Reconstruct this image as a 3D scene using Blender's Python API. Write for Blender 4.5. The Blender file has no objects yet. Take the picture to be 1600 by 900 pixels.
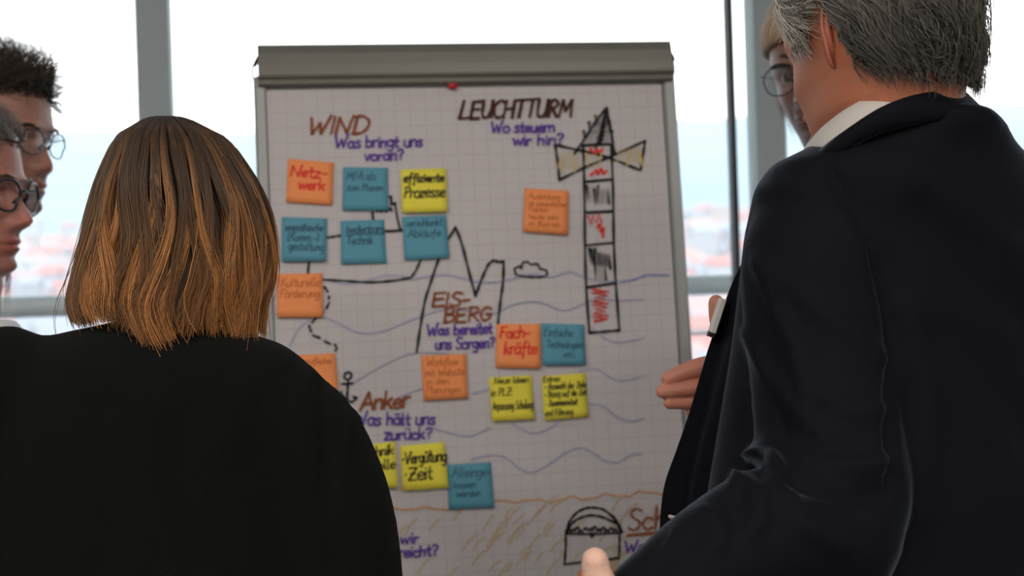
import bpy, math, random
import numpy as np
from mathutils import Vector, Matrix
from mathutils.bvhtree import BVHTree
random.seed(7); rng = np.random.default_rng(7)
S = bpy.context.scene
C = S.collection

# ------------------------------------------------------------------ camera, sky, lights
CAMZ = 1.42
F = 50.0 / 36.0 * 1600.0
r_ = math.radians(-1.85)
M3 = np.array([[1, 0, 0], [0, 0, -1], [0, 1, 0.]]) @ np.array([[math.cos(r_), -math.sin(r_), 0], [math.sin(r_), math.cos(r_), 0], [0, 0, 1.]])
CAM = np.array([0, 0, CAMZ])
cam = bpy.data.cameras.new('camera'); co = bpy.data.objects.new('camera', cam); C.objects.link(co)
mw = Matrix([[*M3[i], CAM[i]] for i in range(3)] + [[0, 0, 0, 1]]); co.matrix_world = mw
cam.lens = 50; cam.sensor_width = 36; cam.clip_end = 20000; cam.clip_start = .05
cam.dof.use_dof = True; cam.dof.focus_distance = 1.5; cam.dof.aperture_fstop = 5.2
S.camera = co
S.view_settings.view_transform = 'Standard'; S.view_settings.look = 'None'; S.view_settings.gamma = 1
S.view_settings.exposure = 0.0
S.cycles.max_bounces = 8; S.cycles.diffuse_bounces = 4; S.cycles.transparent_max_bounces = 16
S.cycles.sample_clamp_indirect = 4; S.cycles.caustics_reflective = False; S.cycles.caustics_refractive = False
S.cycles.use_denoising = True
S.cycles.volume_bounces = 1

wd = bpy.data.worlds.new('sky'); S.world = wd; wd.use_nodes = True
nt = wd.node_tree; bg = nt.nodes['Background']
tc = nt.nodes.new('ShaderNodeTexCoord'); sx = nt.nodes.new('ShaderNodeSeparateXYZ'); rp = nt.nodes.new('ShaderNodeValToRGB')
nt.links.new(tc.outputs['Generated'], sx.inputs[0]); nt.links.new(sx.outputs['Z'], rp.inputs[0]); nt.links.new(rp.outputs[0], bg.inputs[0])
rp.color_ramp.elements[0].color = (1, .99, .97, 1); rp.color_ramp.elements[1].color = (.80, .88, 1, 1)
bg.inputs[1].default_value = 3.0

FILL_LAMPS = []
def fill_lamp(x, y, power, sxy=(1.2, .3)):
    l = bpy.data.lights.new('ceiling_light_glow', 'AREA'); l.shape = 'RECTANGLE'; l.size, l.size_y = sxy; l.energy = power; l.color = (1, .91, .83)
    o = bpy.data.objects.new('ceiling_light_glow', l); o.location = (x, y, 2.83); C.objects.link(o); FILL_LAMPS.append((x, y, sxy, o))
fill_lamp(-1.3, .1, 26); fill_lamp(1.0, -.3, 28); fill_lamp(-1.3, -2.4, 56); fill_lamp(1.3, -2.4, 56)  # unseen ceiling lamps, added as interior fill to brighten the board

# ------------------------------------------------------------------ helpers
def P(x, y, d):
    return CAM + M3 @ np.array([(x - 800) / F * d, -(y - 450) / F * d, -d])
def proj(v):
    c = (np.asarray(v) - CAM) @ M3
    d = -c[..., 2]
    return 800 + F * c[..., 0] / d, 450 - F * c[..., 1] / d, d
def V(*a): return np.array(a, float)
def nrm(a):
    a = np.asarray(a, float); return a / max(1e-9, np.linalg.norm(a))

MATS = {}
def mat(name, col=(.5, .5, .5), rough=.6, metal=0, bump=0, bscale=200, vary=0, vscale=8, sheen=0, sss=0, attr=False, spec=.5, alpha=None):
    if name in MATS: return MATS[name]
    m = bpy.data.materials.new(name); m.use_nodes = True; MATS[name] = m
    t = m.node_tree; b = t.nodes['Principled BSDF']
    b.inputs['Base Color'].default_value = (*col, 1); b.inputs['Roughness'].default_value = rough; b.inputs['Metallic'].default_value = metal
    b.inputs['Specular IOR Level'].default_value = spec
    if sheen: b.inputs['Sheen Weight'].default_value = sheen
    if sss:
        b.inputs['Subsurface Weight'].default_value = sss; b.inputs['Subsurface Radius'].default_value = (1, .3, .15); b.inputs['Subsurface Scale'].default_value = .012
    if attr:
        a = t.nodes.new('ShaderNodeVertexColor'); a.layer_name = 'Col'; t.links.new(a.outputs[0], b.inputs['Base Color'])
    if vary or bump:
        tcn = t.nodes.new('ShaderNodeTexCoord')
    if vary:
        n = t.nodes.new('ShaderNodeTexNoise'); n.inputs['Scale'].default_value = vscale; n.inputs['Detail'].default_value = 5
        t.links.new(tcn.outputs['Object'], n.inputs['Vector'])
        mx = t.nodes.new('ShaderNodeMix'); mx.data_type = 'RGBA'; mx.inputs[6].default_value = (*[c * (1 - vary) for c in col], 1); mx.inputs[7].default_value = (*[min(1, c * (1 + vary)) for c in col], 1)
        t.links.new(n.outputs[0], mx.inputs[0]); t.links.new(mx.outputs[2], b.inputs['Base Color'])
    if bump:
        n = t.nodes.new('ShaderNodeTexNoise'); n.inputs['Scale'].default_value = bscale; n.inputs['Detail'].default_value = 3
        t.links.new(tcn.outputs['Object'], n.inputs['Vector'])
        bp = t.nodes.new('ShaderNodeBump'); bp.inputs['Strength'].default_value = bump; bp.inputs['Distance'].default_value = .002
        t.links.new(n.outputs[0], bp.inputs['Height']); t.links.new(bp.outputs[0], b.inputs['Normal'])
    return m
def glassmat(name, tint=(1, 1, 1), gl=.06):
    m = bpy.data.materials.new(name); m.use_nodes = True; t = m.node_tree; t.nodes.clear()
    o = t.nodes.new('ShaderNodeOutputMaterial'); a = t.nodes.new('ShaderNodeBsdfTransparent'); g = t.nodes.new('ShaderNodeBsdfGlossy'); x = t.nodes.new('ShaderNodeMixShader')
    a.inputs[0].default_value = (*tint, 1); g.inputs['Roughness'].default_value = .02; x.inputs[0].default_value = gl
    t.links.new(a.outputs[0], x.inputs[1]); t.links.new(g.outputs[0], x.inputs[2]); t.links.new(x.outputs[0], o.inputs[0]); return m

WL = {}
def wloc(o): return WL.get(o.name, np.zeros(3))
def obj(name, vf, m, parent=None, smooth=True, kind=None, col=None, uv=None, label=None, origin=None):
    v, f = vf; v = np.asarray(v, float)
    if origin is None: origin = (v.min(0) + v.max(0)) / 2
    me = bpy.data.meshes.new(name)
    me.from_pydata((v - origin).tolist(), [], [tuple(int(i) for i in q) for q in f]) if not isinstance(f, np.ndarray) else quickmesh(me, v - origin, f)
    me.update()
    me.polygons.foreach_set('use_smooth', [smooth] * len(me.polygons))
    if col is not None:
        ca = me.color_attributes.new('Col', 'FLOAT_COLOR', 'POINT'); c4 = np.ones((len(v), 4)); c4[:, :3] = col; ca.data.foreach_set('color', c4.ravel())
    if uv is not None:
        l = me.uv_layers.new(name='UVMap'); idx = np.zeros(len(me.loops), int); me.loops.foreach_get('vertex_index', idx)
        l.data.foreach_set('uv', np.asarray(uv)[idx].ravel())
    me.materials.append(m)
    o = bpy.data.objects.new(name, me); C.objects.link(o); WL[o.name] = np.array(origin)
    if parent is not None:
        o.parent = parent; o.location = origin - wloc(parent)
    else: o.location = origin
    if kind: o['kind'] = kind
    if label: o['label'] = label
    return o
def quickmesh(me, v, f):
    n = f.shape[1]
    me.vertices.add(len(v)); me.vertices.foreach_set('co', v.astype(np.float32).ravel())
    me.loops.add(f.size); me.loops.foreach_set('vertex_index', f.astype(np.int32).ravel())
    me.polygons.add(len(f)); me.polygons.foreach_set('loop_start', np.arange(0, f.size, n, dtype=np.int32)); me.polygons.foreach_set('loop_total', np.full(len(f), n, np.int32))
    me.update(calc_edges=True); me.validate()
def thing(name, label, cat, loc, group=None):
    o = bpy.data.objects.new(name, None); o.empty_display_size = .1; C.objects.link(o); o.location = loc; WL[o.name] = np.array(loc, float)
    return tag(o, label, cat, group)
def tag(o, label, cat, group=None):
    o['label'] = label; o['category'] = cat
    if group: o['group'] = group
    return o
def join(parts):
    vs, fs, n = [], [], 0
    for v, f in parts:
        vs.append(np.asarray(v, float)); fs += [tuple(int(i) + n for i in q) for q in f]; n += len(v)
    return np.vstack(vs), fs
def box(c, ax, ay, az, bev=0.0):
    """c centre; ax ay az half-axis vectors"""
    c, ax, ay, az = map(lambda q: np.asarray(q, float), (c, ax, ay, az))
    if bev <= 0:
        v = [c + i * ax + j * ay + k * az for i in (-1, 1) for j in (-1, 1) for k in (-1, 1)]
        return v, [(0, 1, 3, 2), (4, 6, 7, 5), (0, 4, 5, 1), (2, 3, 7, 6), (0, 2, 6, 4), (1, 5, 7, 3)]
    la, lb, lc = (np.linalg.norm(q) for q in (ax, ay, az))
    v = []
    ids = {}
    for i in (-1, 1):
        for j in (-1, 1):
            for k in (-1, 1):
                for s, (a, b, d) in enumerate(((1, 1 - bev / lb, 1 - bev / lc), (1 - bev / la, 1, 1 - bev / lc), (1 - bev / la, 1 - bev / lb, 1))):
                    ids[i, j, k, s] = len(v); v.append(c + i * a * ax + j * b * ay + k * d * az)
    f = []
    for i in (-1, 1):
        f.append([ids[i, j, k, 0] for j, k in ((-1, -1), (1, -1), (1, 1), (-1, 1))]); f.append([ids[j, i, k, 1] for j, k in ((-1, -1), (1, -1), (1, 1), (-1, 1))]); f.append([ids[j, k, i, 2] for j, k in ((-1, -1), (1, -1), (1, 1), (-1, 1))])
        for j in (-1, 1):
            f.append([ids[i, j, -1, 0], ids[i, j, 1, 0], ids[i, j, 1, 1], ids[i, j, -1, 1]])
            f.append([ids[i, -1, j, 0], ids[i, 1, j, 0], ids[i, 1, j, 2], ids[i, -1, j, 2]])
            f.append([ids[-1, i, j, 1], ids[1, i, j, 1], ids[1, i, j, 2], ids[-1, i, j, 2]])
            for k in (-1, 1): f.append([ids[i, j, k, s] for s in range(3)])
    return v, f
def wbox(x0, x1, y0, y1, z0, z1, bev=0):
    return box(((x0 + x1) / 2, (y0 + y1) / 2, (z0 + z1) / 2), ((x1 - x0) / 2, 0, 0), (0, (y1 - y0) / 2, 0), (0, 0, (z1 - z0) / 2), bev)
def loft(rings, cap=True, closed=True):
    n = len(rings[0]); v = np.vstack(rings); f = []
    for i in range(len(rings) - 1):
        for j in range(n if closed else n - 1):
            a = i * n + j; b = i * n + (j + 1) % n; f.append((a, b, b + n, a + n))
    if cap and closed: f.append(tuple(range(n))[::-1]); f.append(tuple(range((len(rings) - 1) * n, len(rings) * n)))
    return v, f
def ring(c, A, B, n=40, p=1.0):
    t = np.linspace(0, 2 * np.pi, n, endpoint=False); cs, sn = np.cos(t), np.sin(t)
    cs = np.sign(cs) * abs(cs) ** p; sn = np.sign(sn) * abs(sn) ** p
    return np.asarray(c) + np.outer(cs, A) + np.outer(sn, B)
def smoothpath(pts, k=6, closed=False):
    pts = np.asarray(pts, float); n = len(pts)
    if n < 3: return np.array([pts[0] + (pts[-1] - pts[0]) * t for t in np.linspace(0, 1, k + 1)])
    out = []
    for i in range(n if closed else n - 1):
        if closed: p0, p1, p2, p3 = (pts[(i + q) % n] for q in (-1, 0, 1, 2))
        else: p0 = pts[max(i - 1, 0)]; p1 = pts[i]; p2 = pts[i + 1]; p3 = pts[min(i + 2, n - 1)]
        for t in np.arange(k) / k:
            out.append(.5 * (2 * p1 + (p2 - p0) * t + (2 * p0 - 5 * p1 + 4 * p2 - p3) * t * t + (3 * p1 - p0 - 3 * p2 + p3) * t ** 3))
    if not closed: out.append(pts[-1])
    return np.array(out)
def tube(path, rad, n=16, k=5, roundcap=True, flat=None, up=(0, 0, 1)):
    """smooth tube through path (m,3), radii list; flat=(ratio) squashes along up"""
    q = smoothpath(np.column_stack([np.asarray(path, float), np.broadcast_to(rad, (len(path),)) if np.ndim(rad) == 0 else rad]), k) if len(path) > 2 else np.column_stack([np.asarray(path, float), np.broadcast_to(rad, (len(path),)) if np.ndim(rad) == 0 else rad])
    p, R = q[:, :3], q[:, 3]; rings = []
    T = np.gradient(p, axis=0); T /= np.linalg.norm(T, axis=1)[:, None]
    u = np.asarray(up, float); u = u - T[0] * (u @ T[0])
    if np.linalg.norm(u) < .1: u = V(1, 0, 0) - T[0] * T[0][0]
    u = nrm(u); fr = []
    for i in range(len(p)):
        u = nrm(u - T[i] * (u @ T[i])); fr.append((u, np.cross(T[i], u)))
    def rg(c, i, s): return ring(c, fr[i][0] * R[i] * s * (flat or 1), fr[i][1] * R[i] * s, n)
    if roundcap:
        for a in (88, 60, 30): rings.append(rg(p[0] - T[0] * R[0] * math.sin(math.radians(a)), 0, math.cos(math.radians(a))))
    for i in range(len(p)): rings.append(rg(p[i], i, 1))
    if roundcap:
        for a in (30, 60, 88): rings.append(rg(p[-1] + T[-1] * R[-1] * math.sin(math.radians(a)), -1, math.cos(math.radians(a))))
    return loft(rings)
def ball(c, r, n=16, m=10, ax=None):
    ax = ax if ax is not None else np.eye(3); r = np.broadcast_to(r, (3,))
    return loft([ring(np.asarray(c) + ax[2] * r[2] * math.cos(a), ax[0] * r[0] * math.sin(a), ax[1] * r[1] * math.sin(a), n) for a in np.linspace(.03, math.pi - .03, m)])
def fuse(parts, voxel=.006, sm=4, fac=.5):
    v, f = join(parts); me = bpy.data.meshes.new('t'); me.from_pydata(v.tolist(), [], f); o = bpy.data.objects.new('t', me); C.objects.link(o)
    # consistent outward normals
    import bmesh
    bm = bmesh.new(); bm.from_mesh(me); bmesh.ops.recalc_face_normals(bm, faces=bm.faces); bm.to_mesh(me); bm.free()
    md = o.modifiers.new('r', 'REMESH'); md.mode = 'VOXEL'; md.voxel_size = voxel
    if sm: ms = o.modifiers.new('s', 'SMOOTH'); ms.factor = fac; ms.iterations = sm
    dg = bpy.context.evaluated_depsgraph_get(); dg.update(); ev = o.evaluated_get(dg); m2 = ev.to_mesh()
    n = len(m2.vertices); vv = np.zeros(n * 3); m2.vertices.foreach_get('co', vv); ff = np.array([tuple(p.vertices) for p in m2.polygons])
    nn = np.zeros(n * 3); m2.vertices.foreach_get('normal', nn)
    ev.to_mesh_clear(); bpy.data.objects.remove(o); bpy.data.meshes.remove(me)
    return vv.reshape(-1, 3), ff, nn.reshape(-1, 3)
def seglen(px, py, poly):
    poly = np.asarray(poly, float); best = np.full(len(px), 1e9); 
    for (ax, ay), (bx, by) in zip(poly[:-1], poly[1:]):
        dx, dy = bx - ax, by - ay; L = dx * dx + dy * dy; t = np.clip(((px - ax) * dx + (py - ay) * dy) / L, 0, 1)
        best = np.minimum(best, np.hypot(px - ax - t * dx, py - ay - t * dy))
    return best
def folds(v, n, specs, dmin=0, dmax=9):
    px, py, d = proj(v); view = v - CAM; facing = np.einsum('ij,ij->i', view, n) / np.linalg.norm(view, axis=1)
    w = np.clip(-facing * 3 + .6, 0, 1) * ((d > dmin) & (d < dmax)); out = v.copy()
    for poly, wd_, amp in specs:
        g = np.exp(-(seglen(px, py, smoothpath(poly, 5)) / wd_) ** 2); out += n * (amp * g * w)[:, None]
    return out
def strands(curves, width, col, name, m, parent, taper=True, label=None):
    """curves (N,K,3) ; triangular section tubes; col (N,K,3)"""
    c = np.asarray(curves); N, K, _ = c.shape
    T = np.gradient(c, axis=1); T /= np.linalg.norm(T, axis=2, keepdims=True) + 1e-9
    view = np.array([0.31, -.83, .46]); a = np.cross(T, view); a /= np.linalg.norm(a, axis=2, keepdims=True) + 1e-9; b = np.cross(T, a)
    w = np.broadcast_to(width, (N,))[:, None] * (np.linspace(1, .25, K)[None] if taper else np.ones((1, K)))
    vs = []
    for ang in (0, 2.094, 4.188): vs.append(c + (a * math.cos(ang) + b * math.sin(ang)) * w[..., None])
    v = np.stack(vs, 2).reshape(-1, 3)                 # N,K,3
    base = (np.arange(N)[:, None] * K + np.arange(K - 1)[None]) * 3
    fs = []
    for j in range(3):
        j2 = (j + 1) % 3; fs.append(np.stack([base + j, base + j2, base + 3 + j2, base + 3 + j], -1).reshape(-1, 4))
    cc = np.repeat(np.asarray(col)[:, :, None, :], 3, 2).reshape(-1, 3)
    return obj(name, (v, np.vstack(fs)), m, parent, True, col=cc, label=label, kind='stuff')

# ------------------------------------------------------------------ room
M_wall = mat('warm_white_paint', (.75, .73, .70), .85, bump=.1)
M_ceil = mat('ceiling_paint', (.8, .8, .78), .9)
M_floor = mat('grey_carpet', (.16, .16, .17), .95, bump=.6, bscale=400, vary=.3, vscale=60)
M_frame = mat('grey_window_metal', (.41, .46, .47), .55, metal=.1, bump=.03)
M_rail = mat('brushed_rail_metal', (.80, .84, .87), .5, metal=.1)
M_dark = mat('dark_gasket', (.03, .035, .04), .6)
yw = math.radians(8); WU = V(math.cos(yw), math.sin(yw), 0); WN = V(-math.sin(yw), math.cos(yw), 0); W0 = V(0, 3.30, 0)
def wp(u, n, z): return W0 + WU * u + WN * n + V(0, 0, z)
def wbx(u0, u1, n0, n1, z0, z1, bev=.003): return box(wp((u0 + u1) / 2, (n0 + n1) / 2, (z0 + z1) / 2), WU * (u1 - u0) / 2, WN * (n1 - n0) / 2, V(0, 0, (z1 - z0) / 2), bev)
def hit(x, y, n=0):       # point on the window wall under photo pixel
    d = M3 @ np.array([(x - 800) / F, -(y - 450) / F, -1.]); t = ((W0 + WN * n - CAM) @ WN) / (d @ WN); p = CAM + d * t; return (p - W0) @ WU, p[2]
obj('floor', wbox(-5, 5, -5, 4.5, -.1, 0), M_floor, kind='structure', smooth=False)
obj('ceiling', wbox(-5, 5, -5, 4.5, 2.9, 3.0), M_ceil, kind='structure', smooth=False)
obj('wall_left', wbox(-4.3, -4.2, -5, 4.2, 0, 2.9), M_wall, kind='structure', smooth=False)
obj('wall_right', wbox(4.2, 4.3, -5, 4.4, 0, 2.9), M_wall, kind='structure', smooth=False)
obj('wall_back', wbox(-4.2, 4.2, -5.0, -4.9, 0, 2.9), M_wall, kind='structure', smooth=False)
uL = hit(241, 90)[0]; uR = hit(1196, 90)[0]; uD = hit(1146, 200)[0]
Wd = uR - uL
mul = [uL - 2 * Wd, uL - Wd, uL, uR, uR + Wd, uR + 2 * Wd]
M_glass = glassmat('window_glass', (.985, 1, 1), .03)
for i, u in enumerate(mul):
    obj('trim_%d' % (i + 1), wbx(u - .0365, u + .0365, -.03, .05, 0, 2.9), M_frame, kind='structure', smooth=False)
obj('trim_7', wbx(mul[0], mul[-1], -.03, .05, 2.78, 2.9), M_frame, kind='structure', smooth=False)
obj('trim_8', wbx(mul[0], mul[-1], -.03, .05, 0, .14), M_frame, kind='structure', smooth=False)
for i in range(5):
    w = obj('window_%d' % (i + 1), wbx(mul[i] + .0365, mul[i + 1] - .0365, .012, .018, .14, 2.78, 0), M_glass, kind='structure', smooth=False)
    if i == 2:
        obj('sash_gasket', wbx(uD - .0065, uD + .0065, -.005, .035, .14, 2.78), M_dark, w, smooth=False)


# rail outside the glass
railz = (hit(40, 483, .25)[1] + hit(1110, 441, .25)[1]) / 2
t = thing('balcony_rail', 'grey metal tube rail running across outside the windows', 'rail', wp(0, .25, 0))
R_ = .0235
obj('top_tube', tube([wp(mul[0], .25, railz), wp(0, .25, railz), wp(mul[-1], .25, railz)], R_ * 1.12, 20), M_rail, t)
z2 = hit(1095, 521, .25)[1]
obj('lower_wire', tube([wp(mul[0], .25, z2), wp(0, .25, z2), wp(mul[-1], .25, z2)], .004, 8), M_rail, t)
for u in (mul[0] + .5, mul[1], uL + .02, uR + .01, mul[4], mul[5] - .5):
    obj('post', tube([wp(u, .25, 0), wp(u, .25, .7), wp(u, .25, railz)], .02, 12, roundcap=False), M_rail, t)
obj('floor_slab', wbx(mul[0], mul[-1], .05, .5, -.1, 0, 0), mat('balcony_concrete', (.5, .5, .5), .9), kind='structure', smooth=False)['kind'] = 'structure'
# housings for the added ceiling fill lamps
M_lampbody = mat('lamp_white', (.8, .8, .8), .5); M_em = bpy.data.materials.new('lamp_diffuser'); M_em.use_nodes = True
_b = M_em.node_tree.nodes['Principled BSDF']; _b.inputs['Emission Color'].default_value = (1, .8, .6, 1); _b.inputs['Emission Strength'].default_value = 2
for k, (x, y, s, lo) in enumerate(FILL_LAMPS):
    where = ['ceiling lamp above the group, nearer the left wall', 'ceiling lamp above the group, nearer the right wall', 'ceiling lamp near the back wall, on its left', 'ceiling lamp near the back wall, on its right'][k]
    tt = thing('ceiling_light', where, 'lamp', (x, y, 2.9), 'long ceiling lamps')
    obj('housing', wbox(x - s[0] / 2 - .02, x + s[0] / 2 + .02, y - s[1] / 2 - .02, y + s[1] / 2 + .02, 2.86, 2.9, .004), M_lampbody, tt, False)
    obj('diffuser', wbox(x - s[0] / 2, x + s[0] / 2, y - s[1] / 2, y + s[1] / 2, 2.845, 2.86), M_em, tt, False)
    lo.parent = tt; lo.location = (0, 0, 2.83 - 2.9)

# ------------------------------------------------------------------ outside: valley, town, hills
def fbm(x, y, s, o=4):
    r = 0; a = 1
    for k in range(o):
        r = r + a * (np.sin(x / s + 1.7 * k + 2 * np.sin(y / s * .7 + k)) * np.cos(y / s * 1.1 - .6 * k + 1.3 * np.sin(x / s * .6))); s *= .52; a *= .5
    return r
def terr(x, y):
    z = -75 + np.clip((y - 350) / 1500, 0, 1) ** 1.1 * 140 + fbm(x, y, 420) * 9 * np.clip((y - 200) / 600, 0, 1)
    z = z + 330 * np.clip((y - 1900) / 1500, 0, 1) ** 1.0 * (1 + .07 * fbm(x + 500, y * .3, 700)) + 10 * fbm(x, y, 160) * np.clip((y - 1600) / 900, 0, 1)
    return z
gx = np.linspace(-3500, 3500, 150); gy = np.concatenate([np.linspace(6, 1800, 50), np.linspace(1840, 3900, 70)])
X, Y = np.meshgrid(gx, gy); Z = terr(X, Y); Z = np.where(Y > 3450, Z - (Y - 3450) * .5, Z)
v = np.column_stack([X.ravel(), Y.ravel(), Z.ravel()]); nx = len(gx)
idx = np.arange(len(gy) * nx).reshape(len(gy), nx)
f = np.stack([idx[:-1, :-1], idx[:-1, 1:], idx[1:, 1:], idx[1:, :-1]], -1).reshape(-1, 4)
obj('hillside_ground', (v, f), mat('hill_woods', (.22, .31, .34), .95, vary=.35, vscale=.004), kind='structure')
bv, bf, bc = [], [], []
n = 0
for k in range(4800):
    y = 330 + 1650 * random.random() ** .8; x = random.uniform(-.62, .62) * y; z = terr(x, y)
    a, b, h = random.uniform(6, 16), random.uniform(6, 14), random.uniform(5, 14)
    if random.random() < .06: h *= 2.5
    w = random.choice([(.5, .5, .5), (.42, .44, .47), (.46, .41, .38), (.38, .4, .43)]); rf = random.choice([(.46, .21, .18), (.34, .36, .40), (.32, .34, .37), (.44, .32, .29)])
    vv = [(x - a, y - b, z - 4), (x + a, y - b, z - 4), (x + a, y + b, z - 4), (x - a, y + b, z - 4), (x - a, y - b, z + h), (x + a, y - b, z + h), (x + a, y + b, z + h), (x - a, y + b, z + h)]
    rr = [(x - a - 1, y - b - 1, z + h), (x + a + 1, y - b - 1, z + h), (x + a + 1, y + b + 1, z + h), (x - a - 1, y + b + 1, z + h), (x - a, y, z + h + b * .7), (x + a, y, z + h + b * .7)]
    bv += vv + rr; bc += [w] * 8 + [rf] * 6
    bf += [tuple(n + i for i in q) for q in ((0, 1, 5, 4), (1, 2, 6, 5), (2, 3, 7, 6), (3, 0, 4, 7), (8, 9, 13, 12), (10, 11, 12, 13), (8, 12, 11), (9, 10, 13))]; n += 14
o = obj('town_houses', (np.array(bv), bf), mat('town_render', attr=True, rough=.8), smooth=False, kind='stuff', col=np.array(bc))
tag(o, 'pale blurred town with reddish roofs beyond the windows', 'houses')
# real haze over the valley
hm = bpy.data.materials.new('valley_haze'); hm.use_nodes = True; t = hm.node_tree; t.nodes.clear()
vo = t.nodes.new('ShaderNodeVolumeScatter'); vo.inputs['Density'].default_value = 1 / 2400.; vo.inputs['Color'].default_value = (.265, .315, .35, 1)
oo = t.nodes.new('ShaderNodeOutputMaterial'); t.links.new(vo.outputs[0], oo.inputs['Volume'])
o = obj('valley_haze', wbox(-4500, 4500, 60, 4500, -70, 420), hm, smooth=False, kind='stuff'); tag(o, 'pale bluish haze lying over the valley and hills', 'haze')

# ------------------------------------------------------------------ flip chart
def Rm(y, l, ro):
    cy, sy = math.cos(y), math.sin(y); cl, sl = math.cos(l), math.sin(l); cr, sr = math.cos(ro), math.sin(ro)
    return np.array([[cy, -sy, 0], [sy, cy, 0], [0, 0, 1]]) @ np.array([[1, 0, 0], [0, cl, -sl], [0, sl, cl]]) @ np.array([[cr, 0, sr], [0, 1, 0], [-sr, 0, cr]])
Q = Rm(.15642441, -.09692509, -.00454362); BO = V(-.06013935, 2.34659509, .34437985 + CAMZ); U, Vv = Q[:, 0], Q[:, 2]; Nn = -Q[:, 1]   # Nn towards the viewer
def bp(u, v, n=0): return BO + U * u + Vv * v + Nn * n
def onb(x, y, n=0.0):
    d = M3 @ np.array([(x - 800) / F, -(y - 450) / F, -1.]); o = BO + Nn * n; t = ((o - CAM) @ Nn) / (d @ Nn); return CAM + d * t
def uvof(p): q = np.asarray(p) - BO; return q @ U, q @ Vv
def bbox_(u0, u1, v0, v1, n0, n1, bev=.002): return box(bp((u0 + u1) / 2, (v0 + v1) / 2, (n0 + n1) / 2), U * (u1 - u0) / 2, Vv * (v1 - v0) / 2, Nn * (n1 - n0) / 2, bev)
M_alu = mat('satin_aluminium', (.35, .365, .365), .45, metal=.3, bump=.03)
M_clamp = mat('clamp_bar_olive_grey', (.185, .182, .155), .38, metal=.4)
M_board = mat('board_enamel', (.6, .6, .6), .4)
M_plas = mat('black_plastic', (.03, .03, .03), .5)
base = bp(0, -1.1); base[2] = 0
fc = thing('flip_chart', 'tall flip chart easel with grey metal frame and clamp bar', 'flip chart', base)
BB = -1.06
obj('board', bbox_(-.34, .34, BB + .01, .0, -.018, -.006), M_board, fc, False)
obj('side_rail', bbox_(-.35, -.329, BB, .012, -.024, .004, .004), M_alu, fc, False)
obj('side_rail', bbox_(.329, .35, BB, .012, -.024, .004, .004), M_alu, fc, False)
# clamp bar: rolled profile extruded along U
prof = [(.060, -.012), (.062, .004), (.060, .012), (.045, .0165), (.025, .019), (.009, .0205), (.0055, .0195), (.004, .016), (.001, .0145), (-.0045, .0135), (-.0065, .011), (-.0065, -.004)]
uc0, uc1 = uvof(onb(403, 100))[0], uvof(onb(1046, 90))[0]
obj('clamp_bar', loft([np.array([bp(u, a, b) for a, b in prof]) for u in (uc0, uc1)], True), M_clamp, fc, False)
for u, s in ((uc0, -1), (uc1, 1)):
    obj('clamp_end_cap', tube([bp(u, .034, .004), bp(u + s * .004, .036, .004)], .009, 12, roundcap=False), M_plas, fc)
    obj('paper_hook', tube([bp(u, .036, -.008), bp(u + s * .006, .034, -.008), bp(u + s * .009, .026, -.008), bp(u + s * .009, .010, -.008)], .0016, 8), M_alu, fc)
obj('pen_tray', loft([np.array([bp(u, BB + a, b) for a, b in ((0, -.02), (0, .075), (.03, .085), (.03, .08), (.006, .072), (.006, -.02))]) for u in (-.33, .33)]), M_alu, fc, False)
def leg(a, b): obj('leg', tube([a, (np.array(a) + b) / 2, b], .013, 14, roundcap=False), M_alu, fc); obj('foot', tube([np.array(b) + V(0, 0, .012), b], .017, 14, roundcap=False), M_plas, fc)
legtop = bp(-.3, BB + .35, -.03); dn = -Vv / Vv[2]
for s in (-.3, .3):
    a = bp(s, -.55, -.038); b = a + dn * (a[2] - .002) + U * s * .25; b[2] = .0; leg(a, b)
a = bp(0, -.3, -.04); b = a + V(-.1, .55, 0); b[2] = 0; leg(a, b)
obj('hinge', bbox_(-.32, .32, -.32, -.28, -.045, -.018, .004), M_alu, fc, False)
# paper pad with 25 mm ruling (flat print)
pm = bpy.data.materials.new('squared_flip_chart_paper'); pm.use_nodes = True; t = pm.node_tree; b = t.nodes['Principled BSDF']; b.inputs['Roughness'].default_value = .7
uvn = t.nodes.new('ShaderNodeUVMap'); sp = t.nodes.new('ShaderNodeSeparateXYZ'); t.links.new(uvn.outputs[0], sp.inputs[0]); ms = []
for ax in (0, 1):
    a = t.nodes.new('ShaderNodeMath'); a.operation = 'DIVIDE'; a.inputs[1].default_value = .025; t.links.new(sp.outputs[ax], a.inputs[0])
    fr = t.nodes.new('ShaderNodeMath'); fr.operation = 'FRACT'; t.links.new(a.outputs[0], fr.inputs[0])
    lt = t.nodes.new('ShaderNodeMath'); lt.operation = 'LESS_THAN'; lt.inputs[1].default_value = .07; t.links.new(fr.outputs[0], lt.inputs[0]); ms.append(lt)
mxx = t.nodes.new('ShaderNodeMath'); mxx.operation = 'MAXIMUM'; t.links.new(ms[0].outputs[0], mxx.inputs[0]); t.links.new(ms[1].outputs[0], mxx.inputs[1])
mc = t.nodes.new('ShaderNodeMix'); mc.data_type = 'RGBA'; mc.inputs[6].default_value = (.60, .57, .585, 1); mc.inputs[7].default_value = (.53, .50, .52, 1)
t.links.new(mxx.outputs[0], mc.inputs[0]); t.links.new(mc.outputs[2], b.inputs['Base Color'])
us = np.linspace(-.3295, .326, 28); vs = np.linspace(-.012, -1.02, 40); pv, pf, puv = [], [], []
def pz(u, v): return .0016 + .0008 * math.sin(u * 9 + 1) * math.sin(v * 6) + max(0, -v - .9) ** 2 * .3
for v_ in vs:
    for u_ in us: pv.append(bp(u_, v_, pz(u_, v_) - .001)); puv.append((u_ + 1, v_ + 2))
nu = len(us)
for i in range(len(vs) - 1):
    for j in range(nu - 1): pf.append((i * nu + j, (i + 1) * nu + j, (i + 1) * nu + j + 1, i * nu + j + 1))
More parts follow.
